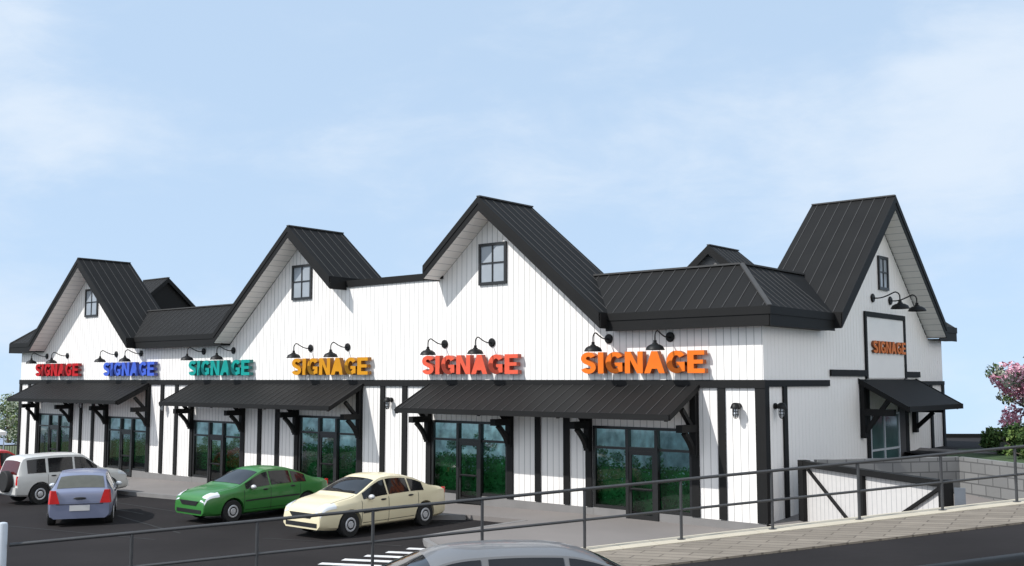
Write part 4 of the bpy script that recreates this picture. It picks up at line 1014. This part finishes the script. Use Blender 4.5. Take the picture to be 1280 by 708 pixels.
# ------------------------------------------------------------------ light, sky, camera
SUND=Vector((.31,.63,-.715)).normalized()
sl=bpy.data.lights.new('sun','SUN'); sl.energy=3.2; sl.angle=R(.53); sl.color=(1,.98,.95)
so=bpy.data.objects.new('sun',sl); COL.objects.link(so); so.rotation_euler=SUND.to_track_quat('-Z','Y').to_euler(); so.location=(-60,-40,60)
W=bpy.data.worlds.new('World'); scene.world=W; W.use_nodes=True; nt=W.node_tree; bg=nt.nodes['Background']
sky=nt.nodes.new('ShaderNodeTexSky'); sky.sky_type='NISHITA'; sky.sun_disc=False; sky.sun_elevation=math.asin(-SUND.z); sky.sun_rotation=math.atan2(-SUND.x,-SUND.y)
sky.air_density=1.0; sky.dust_density=.25; sky.ozone_density=2.0
tc=nt.nodes.new('ShaderNodeTexCoord'); sx=nt.nodes.new('ShaderNodeSeparateXYZ'); nt.links.new(tc.outputs['Generated'],sx.inputs[0])
mxz=nt.nodes.new('ShaderNodeMath'); mxz.operation='MAXIMUM'; mxz.inputs[1].default_value=.0; nt.links.new(sx.outputs[2],mxz.inputs[0])
cb=nt.nodes.new('ShaderNodeCombineXYZ'); nt.links.new(sx.outputs[0],cb.inputs[0]); nt.links.new(sx.outputs[1],cb.inputs[1]); mz2=nt.nodes.new('ShaderNodeMath'); mz2.operation='ADD'; mz2.inputs[1].default_value=.14; nt.links.new(mxz.outputs[0],mz2.inputs[0]); nt.links.new(mz2.outputs[0],cb.inputs[2])
nm=nt.nodes.new('ShaderNodeVectorMath'); nm.operation='NORMALIZE'; nt.links.new(cb.outputs[0],nm.inputs[0]); nt.links.new(nm.outputs[0],sky.inputs[0])
# thin clouds: soft noise over the sky dome
def noise(scale,detail,rough,sc,dist=.0):
    mp=nt.nodes.new('ShaderNodeMapping'); mp.inputs['Scale'].default_value=sc; nt.links.new(tc.outputs['Generated'],mp.inputs['Vector'])
    n=nt.nodes.new('ShaderNodeTexNoise'); n.inputs['Scale'].default_value=scale; n.inputs['Detail'].default_value=detail; n.inputs['Roughness'].default_value=rough; n.inputs['Distortion'].default_value=dist
    nt.links.new(mp.outputs[0],n.inputs['Vector']); return n.outputs[0]
n1=noise(2.2,7,.55,(1,1,2.6),.3); n2=noise(6.5,9,.64,(1,1,2.6),.35)
ad=nt.nodes.new('ShaderNodeMath'); ad.operation='MULTIPLY_ADD'; ad.inputs[1].default_value=.62; nt.links.new(n2,ad.inputs[0]); nt.links.new(n1,ad.inputs[2])
mr=nt.nodes.new('ShaderNodeMapRange'); mr.interpolation_type='SMOOTHSTEP'; mr.inputs[1].default_value=.70; mr.inputs[2].default_value=1.16; mr.inputs[3].default_value=.0; mr.inputs[4].default_value=.80; nt.links.new(ad.outputs[0],mr.inputs[0])
# one thicker bank of cloud on the right and a fainter one in the middle
def bank(d,rad,amt):
    v=nt.nodes.new('ShaderNodeVectorMath'); v.operation='SUBTRACT'; nt.links.new(tc.outputs['Generated'],v.inputs[0]); v.inputs[1].default_value=d
    m=nt.nodes.new('ShaderNodeVectorMath'); m.operation='MULTIPLY'; nt.links.new(v.outputs[0],m.inputs[0]); m.inputs[1].default_value=(1,1,2.0)
    l=nt.nodes.new('ShaderNodeVectorMath'); l.operation='LENGTH'; nt.links.new(m.outputs[0],l.inputs[0])
    r=nt.nodes.new('ShaderNodeMapRange'); r.interpolation_type='SMOOTHSTEP'; r.inputs[1].default_value=rad; r.inputs[2].default_value=0; r.inputs[3].default_value=0; r.inputs[4].default_value=amt; nt.links.new(l.outputs['Value'],r.inputs[0]); return r.outputs[0]
tot=ad.outputs[0]
for args in (((-.25,.94,.235),.24,.27),((-.545,.81,.205),.20,.15)):
    m=nt.nodes.new('ShaderNodeMath'); m.operation='ADD'; nt.links.new(tot,m.inputs[0]); nt.links.new(bank(*args),m.inputs[1]); tot=m.outputs[0]
nt.links.new(tot,mr.inputs[0])
veil=nt.nodes.new('ShaderNodeMix'); veil.data_type='RGBA'; veil.inputs[0].default_value=.80; nt.links.new(sky.outputs[0],veil.inputs[6]); veil.inputs[7].default_value=(2.75,3.55,4.5,1)
mx=nt.nodes.new('ShaderNodeMix'); mx.data_type='RGBA'; nt.links.new(mr.outputs[0],mx.inputs[0]); nt.links.new(veil.outputs[2],mx.inputs[6]); mx.inputs[7].default_value=(3.75,4.2,4.75,1)
# unseen bright cloud added behind and right of the viewer to fill shaded walls
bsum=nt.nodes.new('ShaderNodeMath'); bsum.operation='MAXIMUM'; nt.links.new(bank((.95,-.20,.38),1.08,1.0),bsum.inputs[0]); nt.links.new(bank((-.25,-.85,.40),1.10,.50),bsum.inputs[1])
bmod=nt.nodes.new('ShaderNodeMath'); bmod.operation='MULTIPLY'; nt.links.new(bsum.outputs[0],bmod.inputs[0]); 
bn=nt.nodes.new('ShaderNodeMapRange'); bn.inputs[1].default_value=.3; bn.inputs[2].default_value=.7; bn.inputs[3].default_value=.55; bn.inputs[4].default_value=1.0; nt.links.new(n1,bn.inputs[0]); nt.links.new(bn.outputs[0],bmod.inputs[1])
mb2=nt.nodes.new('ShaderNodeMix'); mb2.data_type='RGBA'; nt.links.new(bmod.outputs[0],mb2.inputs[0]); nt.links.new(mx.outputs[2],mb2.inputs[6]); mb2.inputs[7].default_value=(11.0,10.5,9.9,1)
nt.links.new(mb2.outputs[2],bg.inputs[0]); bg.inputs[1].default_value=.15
cam=bpy.data.cameras.new('camera'); cam.sensor_width=36; cam.lens=36*1289/1280; cam.clip_end=20000; cam.clip_start=.1
co=bpy.data.objects.new('camera',cam); COL.objects.link(co); co.location=(0,0,0); co.rotation_euler=(R(90+5.363),0,R(40.3)); scene.camera=co
vs=scene.view_settings; vs.view_transform='Standard'; vs.look='None'; vs.exposure=.50; vs.gamma=1; vs.use_curve_mapping=False
